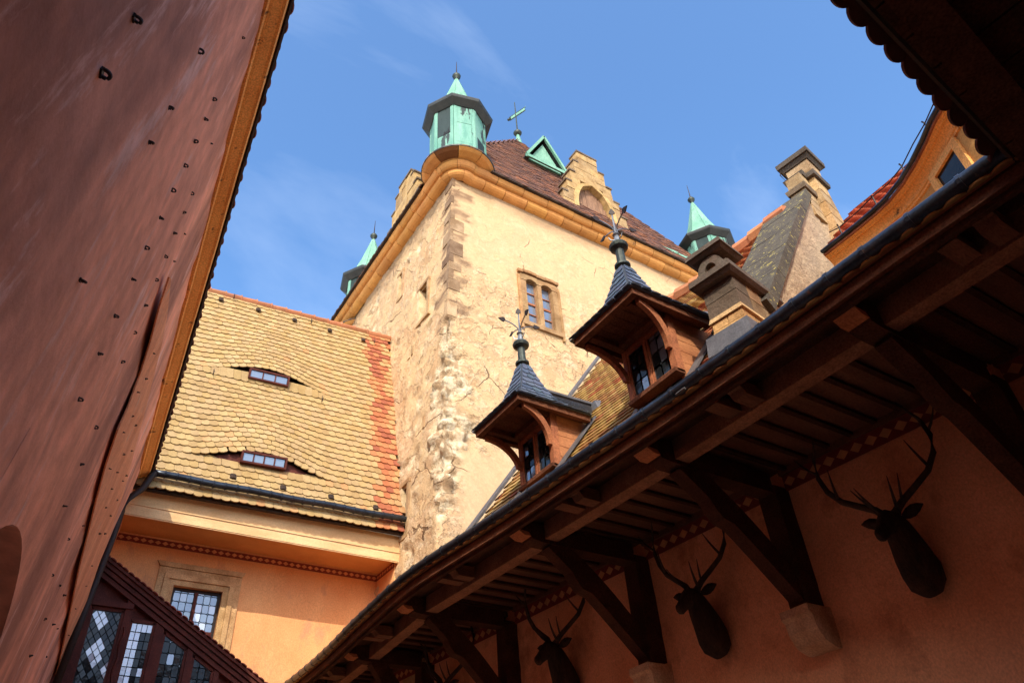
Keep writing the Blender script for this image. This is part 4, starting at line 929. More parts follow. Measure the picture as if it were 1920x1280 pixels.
# back wall
def afn(y, z):
    p = V((wx(y), y, z)); return p + V((-.022*fbm((0,y,z), .9, 4, 8) - .012*fbm((0,y,z), 3.2, 3, 2),0,0)), (1,1,1)
ag = wall_grid(lin(-3.0, 13.85, .14), lin(-1.6, 3.9, .14), afn); ag.build('wall', 'arcade_plaster', arcade, smooth=True)
m = MB(); m.prism([(wx(-3)+.04,-3,-1.6),(wx(13.85)+.04,13.85,-1.6),(wx(13.85)+.5,13.85,-1.6),(wx(-3)+.5,-3,-1.6)], (0,0,5.3)); m.build('rear_wall', 'grey_render', arcade)
CONS = [-.05, 2.08, 4.33, 6.35, 8.95, 11.15, 13.2]
def ptx(y): return gx(y)+.50
for ya, yb in zip(CONS, CONS[1:]):
    frieze('painted_frieze', (wx(ya+.12)-.03, ya+.12, 0), (wx(yb-.12)-.03, yb-.12, 0), 3.36, 3.53, (yb-ya-.24)/.155, arcade, (-.02,0,0))
    m = MB(); m.hexa([(wx(y)-d, y, z) for z in (3.533, 3.60) for y, d in ((ya+.1,.0),(yb-.1,.0),(yb-.1,.07),(ya+.1,.07))]); m.build('wall_moulding', 'board_wood', arcade)
    # plate beam
    m = MB(); m.hexa([(ptx(y)+d, y, z) for z in (3.36, 3.56) for y, d in ((ya+.095,0),(yb-.095,0),(yb-.095,.17),(ya+.095,.17))]); m.build('plate_beam', 'plate_wood', arcade)
m = MB(); m.prism([(ptx(-2.9)+.02,-5,3.63),(wx(-2.9)+.1,-5,3.63),(wx(13.8)+.1,13.8,3.63),(ptx(13.8)+.02,13.8,3.63),(ptx(7.5)+.02,7.5,3.63),(ptx(4)+.02,4,3.63)], (0,0,.02)); m.build('ceiling_deck', 'board_wood', arcade)
y = -2.9
while y < 13.7:
    xa, xb = ptx(y)+.10, wx(y)-.02; m = MB(); m.hexa([(xa,y,3.60),(xb,y,3.60),(xb,y+.20,3.60),(xa,y+.20,3.60),(xa,y,3.625),(xb,y,3.625),(xb,y+.20,3.625),(xa,y+.20,3.625)]); m.build('soffit_board', 'board_wood', arcade)
    m = MB(); m.box(ptx(y)+.12, wx(y)-.08, y+.205, y+.255, 3.565, 3.60); m.build('ceiling_batten', 'dark_wood', arcade); y += .262
for y in CONS:
    xa, xb = gx(y)+.16, wx(y)-.20
    m = MB(); m.prism([(xa,y-.09,3.47),(xa+.06,y-.09,3.40),(xa+.13,y-.09,3.42),(xa+.17,y-.09,3.34),(xa+.30,y-.09,3.32),(xb,y-.09,3.32),(xb,y-.09,3.54),(xa,y-.09,3.54)], (0,.18,0)); cb = m.build('cross_beam', 'dark_wood', arcade)
    m = MB(); m.prism([(xa-.02,y-.095,3.415),(xa+.13,y-.095,3.405),(xa+.16,y-.095,3.36),(xa+.07,y-.095,3.36)], (0,.19,0)); m.build('beam_tip', 'cheek_wood', cb)
    w0 = wx(y)
    m = MB(); m.box(w0-.21, w0+.02, y-.11, y+.11, 2.20, 3.40); m.build('post', 'dark_wood', arcade)
    zc = 2.17
    prof = [(w0+.03, zc), (w0-.32, zc), (w0-.32, zc-.07), (w0-.28, zc-.10), (w0-.27, zc-.2), (w0-.20, zc-.31), (w0-.08, zc-.36), (w0+.03, zc-.36)]
    m = MB(); m.prism([(x_, y-.16, z_) for x_, z_ in prof], (0,.32,0), (.62,.42,.26)); m.build('corbel', 'stone', arcade)
    # curved brace with a cusp on its underside
    P0, P1 = V((w0-.15, y, 2.30)), V((gx(y)+.62, y, 3.36)); n_ = 14; up_, dn_ = [], []
    for i in range(n_+1):
        t = i/n_; p = P0.lerp(P1, t) + V((.10,0,-.20))*math.sin(math.pi*t)*-.55 + V((0,0,.0))
        d = (P1-P0).normalized(); nn_ = V((d.z,0,-d.x)); nn_ = -nn_ if nn_.z < 0 else nn_
        th = .10+.02*math.sin(math.pi*t); cusp = .075*math.exp(-((t-.60)/.055)**2)
        up_.append(p+nn_*th); dn_.append(p-nn_*(th+cusp))
    m = MB(); k = n_+1; A = up_+dn_
    vs_ = [p+V((0,-.075,0)) for p in A]+[p+V((0,.075,0)) for p in A]; K = 2*k; fs = []
    for i in range(n_):
        fs += [(i,i+1,k+i+1,k+i), (K+i+1,K+i,K+k+i,K+k+i+1), (i+1,i,K+i,K+i+1), (k+i,k+i+1,K+k+i+1,K+k+i)]
    fs += [(0,k,K+k,K), (k-1,K+k-1,K+K-1,K-1)]
    m.add(vs_, fs); m.build('brace', 'dark_wood', arcade)
for ya, yb in zip(CONS, CONS[1:]):
    for f_ in (.5,):
        y = ya+(yb-ya)*f_; xa = gx(y)+.14; m = MB(); m.prism([(xa,y-.07,3.50),(xa,y-.07,3.44),(xa+.08,y-.07,3.42),(xa+.12,y-.07,3.37),(xa+.34,y-.07,3.37),(xa+.34,y-.07,3.50)], (0,.14,0)); re_ = m.build('rafter_end', 'board_wood', arcade)
        m = MB(); m.box(xa-.012, xa+.05, y-.05, y+.05, 3.435, 3.50); m.build('beam_tip', 'cheek_wood', re_)
        m = MB(); m.box(xa+.03, xa+.34, y+.18, y+.32, 3.40, 3.49); m.build('rafter_end', 'board_wood', arcade)
# boarding under the eave and the fascia, following the bent eave
yy = lin(-1.5, YE, .3)
def strip(prof, name, mt, y0=-1.5, y1=YE, kind=None):
    ys_ = lin(y0, y1, .3); k = len(prof); m = MB()
    m.add([V((gx(y)+dx, y, z)) for y in ys_ for dx, z in prof], [(i*k+j, i*k+(j+1)%k, (i+1)*k+(j+1)%k, (i+1)*k+j) for i in range(len(ys_)-1) for j in range(k)] + [tuple(range(k)), tuple(range((len(ys_)-1)*k, len(ys_)*k))])
    return m.build(name, mt, arcade, kind=kind)
strip([(.06,3.515),(.62,3.575),(.62,3.60),(.06,3.54)], 'eave_boarding', 'dark_wood')
strip([(.055,3.43),(.10,3.43),(.10,3.512),(.055,3.512)], 'fascia_board', 'brown_wood')
strip([(.10,3.39),(.145,3.39),(.145,3.508),(.10,3.508)], 'fascia_board', 'dark_wood')
# gutter
gp = [V((gx(y), y, HG+.010*nzv((y,0,0), 1.1))) for y in lin(-1.0, YE, .25)]
m = MB(); m.tube(gp, .058, 12); ggut = m.build('gutter', 'gutter', arcade, smooth=True)
y = -.8; i = 0
while y < YE:
    z_ = HG+.010*nzv((y,0,0), 1.1); m = MB(); d = V((gx(y+.02)-gx(y-.02), .04, 0)).normalized(); p = V((gx(y), y, z_)); m.tube([p-d*.014, p+d*.014], .065, 12); m.build('gutter_strap', 'gutter', ggut); y += .34+random.uniform(-.03,.03)
# main roof
def ridge(y):
    z = interp([(2.4,7.4),(4.3,7.4),(5.3,7.45),(7.06,7.62)], y); return V((z*interp([(4.9,.968),(7.06,.925)], y), y, z))
def ar(y, t): a_ = V((gx(y)+.03, y, HG-.055)); return a_.lerp(ridge(y), t)
def arc_(y, t): return ar(YV-(YV-y)*(YV-3.08-.42*t)/(YV-2.75), t)
ys_ = lin(2.75, YV, .3); m = MB()
for ya, yb in zip(ys_, ys_[1:]):
    q = [arc_(ya,0), arc_(yb,0), arc_(yb,1), arc_(ya,1)]; m.add(q+[p+V((.03,0,-.04)) for p in q], [(0,1,2,3),(7,6,5,4)])
m.add([ar(YV,0),ar(YV,1),ar(YV,1)+V((2.6,0,-3.8)),V((wx(YV)+.4,YV,3.6))], [(0,1,2,3)])
aroof = m.build('roof', 'under', arcade)
at_ = tile_tpl(.158, .21, .013, .24, 4); mb = MB()
ac = [(.50,.33,.10),(.44,.28,.08),(.40,.22,.07),(.52,.35,.13),(.36,.17,.06),(.46,.27,.09)]; ar_c = [(.40,.13,.05),(.33,.10,.045),(.46,.17,.07)]
s = 0; row = 0; first = []
while s < .985:
    y = 2.52 + (.08 if row % 2 else 0)
    while y < YV-.03:
        if y < 3.06+.42*s: y += .161; continue
        p = ar(y, s); pv = ar(y, s+.05)-p; pu = ar(y-.05, s)-ar(y+.05, s); mw = frame(p, pu, pv) @ Matrix.Translation((0,0,.02)) @ Matrix.Rotation(random.gauss(0,.008),4,'Z') @ TILT(-.15)
        near_red = y < 4.0 + .9*s + random.gauss(0,.15)
        c_ = shift(random.choice(ar_c if (near_red and random.random() < .75) or random.random() < .08 else ac), .12)
        if row < 2: first.append((mw, c_))
        else: mb.inst(at_, mw, c_)
        y += .161
    row += 1; s += .0975/interp([(0,3.1),(1,4.6)],.6)
mb.build('roof_tile', 'tile', aroof, kind='stuff')
avm = [mesh_from(at_, 'roof_tile', 'tile', c) for c in [(.46,.27,.09),(.40,.20,.07),(.52,.33,.12),(.34,.14,.05)]]
for mw, c_ in first: inst_obj('roof_tile', random.choice(avm), mw, aroof)
# tile tails under the gutter along the rest of the eave
for y in lin(-.9, YE, .163):
    p = V((gx(y)-.012, y, HG-.072)); inst_obj('roof_tile', random.choice(avm), frame(p, V((gx(y-.05)-gx(y+.05),-.1,0)), V((.97,0,.24))) @ Matrix.Rotation(random.gauss(0,.02),4,'Z') @ TILT(-.06), aroof)
for (y0, y1, rise) in ((-6, 2.8, .25), (YV+.05, YE, .36)):
    ys_ = lin(y0, y1, .3); m = MB()
    for ya, yb in zip(ys_, ys_[1:]):
        q = [V((gx(ya)+.03,ya,HG-.03)),V((gx(yb)+.03,yb,HG-.03)),V((wx(yb)+.45,yb,HG-.03+(wx(yb)+.4-gx(yb))*rise)),V((wx(ya)+.45,ya,HG-.03+(wx(ya)+.4-gx(ya))*rise))]; m.add(q+[p-V((0,0,.04)) for p in q], [(0,1,2,3),(7,6,5,4)])
    m.build('lean_to_roof', 'tile', arcade)
for i in range(12):
    y0, y1 = 3.5+i*(YV-3.5)/12, 3.5+(i+1.08)*(YV-3.5)/12; m = MB(); m.tube([ridge(y0)+V((0,0,.03)), ridge(y1)+V((0,0,.05))], [.11,.13], 8, shift((.50,.19,.08),.2)); m.build('ridge_tile', 'tile', aroof)
# lead verge and gable end toward the tower
pts = [ar(YV,t) for t in lin(0,1,.1)]; 
for a_, b_ in zip(pts, pts[1:]):
    n_ = V((-.8,0,.6)); m = MB(); m.hexa([a_+V((0,-.10,0))+n_*.055, a_+V((0,.09,0))+n_*.055, b_+V((0,.09,0))+n_*.055, b_+V((0,-.10,0))+n_*.055, a_+V((0,-.10,0))+n_*.085, a_+V((0,.09,0))+n_*.085, b_+V((0,.09,0))+n_*.085, b_+V((0,-.10,0))+n_*.085]); m.build('verge_flashing', 'lead', arcade)

# dormers
def dormer(yc, zof=0.):
    d = MB(); xf = 4.32; hw = .33; zb, ze = 3.86, 4.50
    d.box(xf+.06, xf+.08, yc-hw+.04, yc+hw-.04, zb, ze); root = d.build('dormer', 'black', arcade)
    for sy in (-1, 1):
        yp = yc+sy*(hw-.027); m = MB(); m.box(xf-.02, xf+.07, yp-.027, yp+.027, zb-.03, ze); m.build('post', 'red_wood', root)
        # curved bracket out to the eave corner
        up_, dn_ = [], []
        for i in range(11):
            t = i/10; a_ = t*math.pi/2
            cx_, cz_ = xf-.03-.39*(1-math.cos(a_)), 4.08+.36*math.sin(a_)
            yy_ = yp + sy*.085*t; k_ = .038+.012*math.sin(math.pi*t)
            nx_, nz_ = math.cos(a_)*.42, math.sin(a_)*.40; l_ = math.hypot(nx_, nz_); up_.append(V((cx_+k_*nx_/l_*.5, yy_, cz_+k_*.5*nz_/l_))); dn_.append(V((cx_-k_*nx_/l_, yy_, cz_-k_*nz_/l_)))
        k = 11; A = up_+dn_; K = 22; vs_ = [p+V((0,-.024,0)) for p in A]+[p+V((0,.024,0)) for p in A]; fs = []
        for i in range(10): fs += [(i,i+1,k+i+1,k+i), (K+i+1,K+i,K+k+i,K+k+i+1), (i+1,i,K+i,K+i+1), (k+i,k+i+1,K+k+i+1,K+k+i)]
        fs += [(0,k,K+k,K), (k-1,K+k-1,K+K-1,K-1)]
        m = MB(); m.add(vs_, fs); m.build('bracket', 'red_wood', root)
        # boarded cheek, one board per piece
        n_ = 6
        for i in range(n_):
            z0_, z1_ = zb-.15+(ze-zb+.15)*i/n_, zb-.15+(ze-zb+.15)*(i+1)/n_; zr = lambda z: gx(yc)+.02+(z-HG+.045)/1.30+.02
            yo = yc+sy*(hw-.055); m = MB(); q = [(xf+.072,yo,z0_+.003),(max(xf+.075,zr(z0_)),yo,z0_+.003),(max(xf+.08,zr(z1_)),yo,z1_-.003),(xf+.072,yo,z1_-.003)]
            e = V((0,sy*.03,0)); m.prism(q, e); m.build('cheek_board', 'cheek_wood', root)
        m = MB(); yl = yc+sy*(hw+.035); ax_ = lambda x: ar(yl, (x-gx(yl)-.03)/(ridge(yl).x-gx(yl)-.03))+V((-.8,0,.6))*.055; pa, pb = ax_(xf-.06), ax_(xf+.62); m.bar(pa, pb, .11, .02, up=(-.8,0,.6)); m.build('lead_apron', 'lead', root)
    m = MB(); m.box(xf-.05, xf+.07, yc-hw, yc+hw, zb-.045, zb-.005); m.build('sill', 'brown_wood', root)
    m = MB(); m.box(xf-.02, xf+.06, yc-hw+.056, yc+hw-.056, ze-.09, ze-.0); m.build('head_beam', 'red_wood', root)
    T_ = lambda u, v_: V((xf+.005, yc-u, v_))
    for (u0, u1) in ((-hw+.056, -.014), (.014, hw-.056)):
        m = gen_rect_frame(T_, u0+.022, u1-.022, zb+.03, ze-.115, .021, -.03, .02, (-1,0,0)); fr_ = m.build('casement', 'red_wood', root)
        leaded([(u0+.022,zb+.03),(u1-.022,zb+.03),(u1-.022,ze-.115),(u0+.022,ze-.115)], 'hex', .095, .15, T_, (-1,0,0), fr_, None, .03, .0035, ['dark_glass','dark_glass','glass'])
    m = MB(); m.box(xf-.03, xf+.05, yc-.014, yc+.014, zb+.0, ze-.092); m.build('mullion', 'red_wood', root)
    # eave frame and soffit
    ex0, ex1, ey = 3.80, 4.78, .445
    for bb in ((ex0,ex0+.07,-ey,ey),(ex0+.072,ex1,-ey,-ey+.06),(ex0+.072,ex1,ey-.06,ey)):
        m = MB(); m.box(bb[0], bb[1], yc+bb[2], yc+bb[3], 4.445, 4.515); m.build('eave_beam', 'brown_wood', root)
    for bb in ((ex0+.08,xf-.03,-hw+.01,-hw+.08),(ex0+.08,xf-.03,hw-.08,hw-.01),(xf-.12,xf-.04,-hw+.085,hw-.085)):
        m = MB(); m.box(bb[0], bb[1], yc+bb[2], yc+bb[3], 4.44, 4.50); m.build('tie_beam', 'brown_wood', root)
    for i in range(7):
        y0, y1 = yc-ey+.062+i*(2*ey-.124)/7, yc-ey+.062+(i+1)*(2*ey-.124)/7; m = MB(); m.box(ex0+.072, ex1, y0+.003, y1-.003, 4.503, 4.52); m.build('eave_soffit_board', 'brown_wood', root)
    # bell-cast spire: slates on four sides over a dark core
    cx, cy = 4.22, yc
    prof = [(0,1.0),(.07,.80),(.16,.60),(.30,.43),(.48,.29),(.66,.18),(.82,.10)]    # height, share of the half width
    H = lambda f: interp([(1-s_, h) for h, s_ in prof], 1-f)
    def ring(h):
        s_ = interp(prof, h); return [(cx-s_*(cx-ex0+.03), cy-s_*(ey+.03)), (cx+s_*.56, cy-s_*(ey+.03)), (cx+s_*.56, cy+s_*(ey+.03)), (cx-s_*(cx-ex0+.03), cy+s_*(ey+.03))]
    hs_ = [0,.035,.07,.12,.18,.24,.31,.385,.46,.54,.62,.70,.78]
    m = MB(); vs_ = [V((x_,y_,4.515+h)) for h in hs_ for x_, y_ in ring(h)]; n_ = len(hs_)
    m.add(vs_, [(4*i+k,4*i+(k+1)%4,4*i+4+(k+1)%4,4*i+4+k) for i in range(n_-1) for k in range(4)]+[(0,1,2,3)]); spire = m.build('spire', 'slate', root)
    for i in range(n_-1):
        r0, r1 = ring(hs_[i]), ring(hs_[i+1]); 
        for k in range(4):
            a0, a1 = V((*r0[k],4.515+hs_[i])), V((*r0[(k+1)%4],4.515+hs_[i])); b0, b1 = V((*r1[k],4.515+hs_[i+1])), V((*r1[(k+1)%4],4.515+hs_[i+1]))
            U = a1-a0; W_ = U.length; out = (U.cross(b0-a0)).normalized()
            if out.dot((a0+a1)/2-V((cx,cy,4.6))) < 0: out = -out
            cnt = max(1, int(W_/.125+.5)); cuts = [0]+[(j+(.5 if i%2 else 0)+random.uniform(-.1,.1))/cnt for j in range(1 if i % 2 == 0 else 0, cnt)]+[1]; cuts = sorted(min(1,max(0,c)) for c in cuts)
            for f0, f1 in zip(cuts, cuts[1:]):
                if f1-f0 < .04: continue
                p, q = a0.lerp(a1,f0), a0.lerp(a1,f1); s_, t_ = b0.lerp(b1,f0), b0.lerp(b1,f1); dn = (p-s_)*.10; g_ = U*.004/W_
                mid = (p+q)/2+dn*2.2; c_ = shift((.085,.105,.14), .3); th = out*.012; li = out*.012
                poly = [p+g_+li, p.lerp(q,.3)+dn*1.6+li, mid.lerp((p+q)/2,.2)+li, p.lerp(q,.75)+dn*1.2+li, q-g_+li, t_-g_+out*.002, s_+g_+out*.002]
                m = MB(); m.prism(poly, th, c_); m.build('slate', 'slate', spire)
    # slated saddle running back to the main roof
    zr_ = 5.0; 
    for sy in (-1, 1):
        ra, rb = V((4.35,yc,zr_-.02)), V((5.22,yc,zr_+.02)); ea, eb = V((4.45,yc+sy*(ey+.02),4.53)), V((4.80,yc+sy*(ey+.02),4.53))
        for i in range(7):
            t0, t1 = i/7, (i+1.12)/7; 
            for j in range(5):
                f0, f1 = j/5, (j+1)/5
                lo0, lo1, hi0, hi1 = ea.lerp(ra,t0), eb.lerp(rb,t0), ea.lerp(ra,min(1,t1)), eb.lerp(rb,min(1,t1)); o_ = V((0,sy*.6,.8))
                m = MB(); m.prism([lo0.lerp(lo1,f0)+o_*.02, lo0.lerp(lo1,f1-.02)+o_*.02, hi0.lerp(hi1,f1-.02)+o_*.005, hi0.lerp(hi1,f0)+o_*.005], o_*.012, shift((.085,.10,.13),.3)); m.build('slate', 'slate', spire)
    m = MB(); m.bar((4.35,yc,zr_+.03),(5.24,yc,zr_+.06),.09,.03); m.build('saddle_ridge', 'lead', root)
    m = MB(); m.hexa([(5.18,yc-.16,4.93),(5.30,yc-.16,4.98),(5.30,yc+.16,4.98),(5.18,yc+.16,4.93),(5.20,yc-.10,5.07),(5.29,yc-.10,5.10),(5.29,yc+.10,5.10),(5.20,yc+.10,5.07)]); m.build('lead_saddle', 'lead', root)
    # turned finial and three-armed spike
    m = MB(); z0 = 5.25; m.lathe([(.075,z0),(.06,z0+.05),(.055,z0+.07),(.085,z0+.09),(.085,z0+.115),(.05,z0+.135),(.046,z0+.31),(.05,z0+.33),(.095,z0+.36),(.105,z0+.39),(.095,z0+.415),(.045,z0+.43),(.03,z0+.45)], cx, cy, 14); fin = m.build('finial', 'finial', root, smooth=False)
    m = MB(); m.lathe([(.04,5.69),(.034,5.76),(.026,5.80),(.045,5.82),(.02,5.86)], cx, cy, 8); m.tube([(cx,cy,5.84),(cx,cy,6.16)], [.014,.008], 6); m.build('spike', 'bright_iron', fin)
    def leaf(p, dr):
        p, dr = V(p), V(dr).normalized(); sd = dr.cross(V((.6,.8,0))).normalized(); 
        mm_ = MB(); mm_.prism([p, p+dr*.02+sd*.035, p+dr*.05+sd*.03, p+dr*.10, p+dr*.05-sd*.03, p+dr*.02-sd*.035], dr.cross(sd)*.012); mm_.build('leaf_tip', 'iron', fin)
    leaf((cx,cy,6.14), (0,0,1))
    for k_ in (R(160), R(-20), R(70), R(250)):
        a_ = V((math.cos(k_+.2), math.sin(k_+.2), 0)); pts = [V((cx,cy,5.84))+a_*.19*t**1.0+V((0,0,.19*(t**.55)*(1 - .25*t))) for t in lin(0,1,.15)]
        m = MB(); m.tube(pts, .008, 5); m.build('curved_arm', 'bright_iron', fin); leaf(pts[-1], a_+V((0,0,.1)))
    for k_ in (R(30), R(150), R(270)):
        a_ = V((math.cos(k_), math.sin(k_), 0)); m = MB(); m.tube([V((cx,cy,5.74)), V((cx,cy,5.74))+a_*.07, V((cx,cy,5.78))+a_*.09], .007, 5); m.build('small_scroll', 'bright_iron', fin)
    return root
dormer(5.84); dormer(3.92)

# chimney standing on the front slope of the arcade roof, square to the roof that is turned a little
dk = (.13,.098,.072); wm = (.52,.31,.12)
RA = R(9); E1 = V((math.cos(RA), math.sin(RA), 0)); E2 = V((-math.sin(RA), math.cos(RA), 0))
BASE = V((4.4, 2.84, 0))
def fl(u, v_, z): return BASE + E1*u + E2*v_ + V((0,0,z))
def blk(u0, u1, v0, v1, z0, z1, c, parent, nm='chimney_stone', b=.006, mt='stone'):
    m = MB(); m.hexa([fl(u0,v0,z0),fl(u1,v0,z0),fl(u1,v1,z0),fl(u0,v1,z0),fl(u0+b,v0+b,z1),fl(u1-b,v0+b,z1),fl(u1-b,v1-b,z1),fl(u0+b,v1-b,z1)], c); return m.build(nm, mt, parent)
ch = MB(); ch.hexa([fl(u,v_,z) for z in (3.6,4.5) for u, v_ in ((.03,.03),(.62,.03),(.62,.29),(.03,.29))], dk); chim = ch.build('chimney', 'stone', arcade)
blk(-.06, .72, -.05, .40, 3.70, 3.90, (1,1,1), chim, 'lead_plinth', .015, 'lead')
blk(-.01, .64, -.01, .33, 3.902, 3.955, wm, chim, 'base_ledge', .012)
for (v0, v1) in ((.005,.155),(.16,.315)): blk(.0, .20, v0, v1, 3.957, 4.045, shift(wm,.12), chim, b=.003)
for i in range(2): blk(.205+.21*i, .41+.21*i, .005, .315, 3.957, 4.045, mixc(wm, dk, .4+.3*i), chim, b=.003)
blk(-.015, .40, -.015, .335, 4.047, 4.10, shift((.58,.38,.18),.05), chim, 'base_ledge', .014)
for i in range(2): blk(.405+.12*i, .52+.12*i, -.0, .32, 4.047, 4.10, mixc(wm, dk, .5), chim, 'base_ledge', .003)
for zi in range(2):
    for xi in range(3):
        blk(-.0+.215*xi, .212+.215*xi, .0, .32, 4.102+.16*zi, 4.258+.16*zi, shift(mixc(dk, wm, .04 if xi == 0 else .1+random.random()*.3), .15), chim, b=.003)
blk(-.06, .74, -.03, .35, 4.42, 4.455, dk, chim, 'cap_slab', -.03); blk(-.10, .77, -.06, .385, 4.457, 4.525, shift(dk,.1), chim, 'cap_slab', .008)
for (v0, v1) in ((-.005,.05),(.27,.325)): blk(-.01, .24, v0, v1, 4.527, 4.62, shift(dk,.1), chim, 'vent_side', .004)
arc = [(.16+.062*math.cos(a_), 4.575+.085*math.sin(a_)) for a_ in lin(0, math.pi, .28)]
oarc = [(.16+(v_-.16)*2.2, 4.575+(z-4.575)*1.9) for v_, z in arc]
for i in range(len(arc)-1):
    m = MB(); q = [arc[i], arc[i+1], oarc[i+1], oarc[i]]; m.prism([fl(-.03,v_,z) for v_, z in q], E1*.27, shift(dk,.2)); m.build('arch_stone', 'stone', chim)
blk(.02, .05, .06, .26, 4.527, 4.68, wm, chim, 'vent_back', 0)
blk(-.05, .26, .0, .32, 4.742, 4.775, dk, chim, 'top_slab', -.03); blk(-.09, .29, -.04, .36, 4.777, 4.845, shift(dk,.1), chim, 'top_slab', .02)
# fire gable with lichened coping and the tall chimney on it
BASE = V((4.28, 2.45, 0)); KG = 1.21
def fl(u, v_, z): return (BASE + E1*u + E2*v_ + V((0,0,z)))*KG
gtop = lambda u: min(6.75, 3.76+u*1.325)
gm = MB(); us_ = lin(-.66, 3.0, .09); K = 26
for u in us_:
    for k in range(K):
        z = 3.0 + (max(3.02,gtop(u))-3.0)*k/(K-1); p = fl(u, 0, z); gm.v.append(tuple(p + E2*(.035*fbm(p, 1.5, 4, 2)+.02*fbm(p, 5, 4)-.01)))
gm.f = [(i*K+k,(i+1)*K+k,(i+1)*K+k+1,i*K+k+1) for i in range(len(us_)-1) for k in range(K-1)]
gable = gm.build('fire_gable', 'grey_render', arcade, smooth=True)
m = MB(); m.prism([fl(u,.08,z) for u, z in ((-.5,3.0),(3.0,3.0),(3.0,6.6),(2.2,6.6),(.02,3.74),(-.5,3.06))], E2*.40); m.build('gable_core', 'grey_render', gable)
n_ = 5; cd = (E1 + V((0,0,1.325))).normalized(); cn = V((-cd.z*E1.x, -cd.z*E1.y, math.hypot(cd.x, cd.y)))
for i in range(n_):
    a_, b_ = fl(-.22,-.05,3.50), fl(1.98,-.05,6.41); p, q = a_.lerp(b_,(i+.006)/n_), a_.lerp(b_,(i+.994)/n_); m = MB(); e = E2*.62
    m.hexa([p,q,q+e,p+e]+[x+cn*(.13+random.uniform(0,.008)) for x in (p,q,q+e,p+e)]); m.build('coping_stone', 'lichen_stone', gable)
gs = (.40,.28,.15); gd = (.10,.08,.06)
cb = MB(); cb.hexa([fl(u,v_,z) for z in (6.0,7.3) for u, v_ in ((2.34,0),(2.57,0),(2.57,.12),(2.34,.12))], gs); tall = cb.build('chimney', 'stone', arcade)
for zi in range(3): blk(1.94, 2.19, -.03, .16, 6.10+.15*zi, 6.247+.15*zi, shift(gs,.12), tall, b=.003)
blk(1.92, 2.21, -.05, .18, 6.552, 6.62, shift((.20,.15,.10),.1), tall, 'cap_slab', -.012)
blk(2.0, 2.2, -.03, .17, 6.622, 6.88, shift(gs,.12), tall)
for zi in range(5): blk(2.205, 2.50+.02*(4-zi), -.11, .17, 5.80+.216*zi, 6.013+.216*zi, shift(mixc(gs,(.60,.38,.16),random.random()*.8),.12), tall, b=.004)
for zi in range(3): blk(2.53-.0*zi, 2.80-.09*zi, -.10, .15, 5.60+.2*zi, 5.797+.2*zi, shift((.58,.33,.14),.12), tall, b=.005)
blk(2.07, 2.53, -.04, .20, 6.882, 6.95, gd, tall, 'cap_slab', -.012); blk(2.16, 2.55, -.14, -.045, 6.884, 6.948, gd, tall, 'cap_slab', -.008)
for zi in range(2): blk(2.31, 2.60, -.09, .20, 6.952+.18*zi, 7.13+.18*zi, shift(gs,.12), tall, b=-.004)
blk(2.29, 2.63, -.11, .22, 7.314, 7.375, gd, tall, 'cap_slab', -.03); blk(2.24, 2.69, -.16, .27, 7.377, 7.45, gd, tall, 'cap_slab', -.004)
m = MB(); m.tube([fl(2.28,.24,7.37), fl(2.22,.25,7.25), fl(2.26,.22,7.12)], .008, 5); m.build('lightning_wire', 'iron', tall)

# ------------------------------------------------------------------ curved ochre house behind
rnd_ = thing('curved_house', 'ochre plastered house with concave curved cornice and red tile roof behind the gutter', 'house', (10, 2.5, -1.6))
HZ = 5.75; SC = .27; EP = [onz(px, py, HZ) for px, py in ((1575,452),(1610,424),(1640,399),(1665,375),(1690,344),(1712,308),(1732,268),(1748,230),(1765,200),(1790,170),(1830,130))]
EP = [onz(1543,477,HZ), onz(1558,465,HZ)] + EP
def off(i, d):
    a_, b_ = EP[max(0,i-1)], EP[min(len(EP)-1,i+1)]; t = (b_-a_); n_ = V((-t.y, t.x, 0)).normalized()
    if n_.dot(EP[i]) < 0: n_ = -n_
    return EP[i]+n_*d*SC
NP = len(EP)
m = MB(); zz_ = lin(0, 1, .12)
for d0 in (.62,):
    vs_ = [off(i,d0+.0)+V((0,0,-.175-(1-t)*1.72)) for i in range(NP) for t in zz_]; k = len(zz_)
    m.add(vs_, [(i*k+j,(i+1)*k+j,(i+1)*k+j+1,i*k+j+1) for i in range(NP-1) for j in range(k-1)])
wr = m.build('wall', 'yellow_plaster', rnd_, smooth=True)
def cove(prof, name, mt):
    k = len(prof); m = MB()
    m.add([off(i,d)+V((0,0,z*SC)) for i in range(NP) for d, z in prof], [(i*k+j,(i+1)*k+j,(i+1)*k+j+1,i*k+j+1) for i in range(NP-1) for j in range(k-1)]); return m.build(name, mt, rnd_)
cove([(.62,-.66),(.56,-.64),(.55,-.56),(.50,-.52)], 'cornice_moulding', 'ochre_coat')
cove([(.50,-.52),(.46,-.40),(.38,-.30),(.30,-.24),(.30,-.20)], 'cornice_cove', 'ochre_coat')
cove([(.30,-.20),(.22,-.19),(.17,-.13),(.10,-.11),(.10,-.06)], 'cornice_moulding', 'ochre_coat')
cove([(.10,-.06),(.03,-.055),(.03,.03),(.05,.06),(.14,.16)], 'eave_board', 'red_wood')
m = MB(); m.tube([off(i,-.02)+V((0,0,.035)) for i in range(NP)], .024, 8); m.build('gutter', 'gutter', rnd_)
m = MB(); rp = [(i, t) for i in range(NP) for t in (0, 1)]
m.add([off(i,.03+4.67*t)+V((0,0,.02+1.42*t)) for i, t in rp], [(2*i,2*i+2,2*i+3,2*i+1) for i in range(NP-1)]); rroof = m.build('roof', 'under', rnd_)
mb = MB(); rt = tile_tpl(.15, .26, .016, .28, 4); L_ = 0
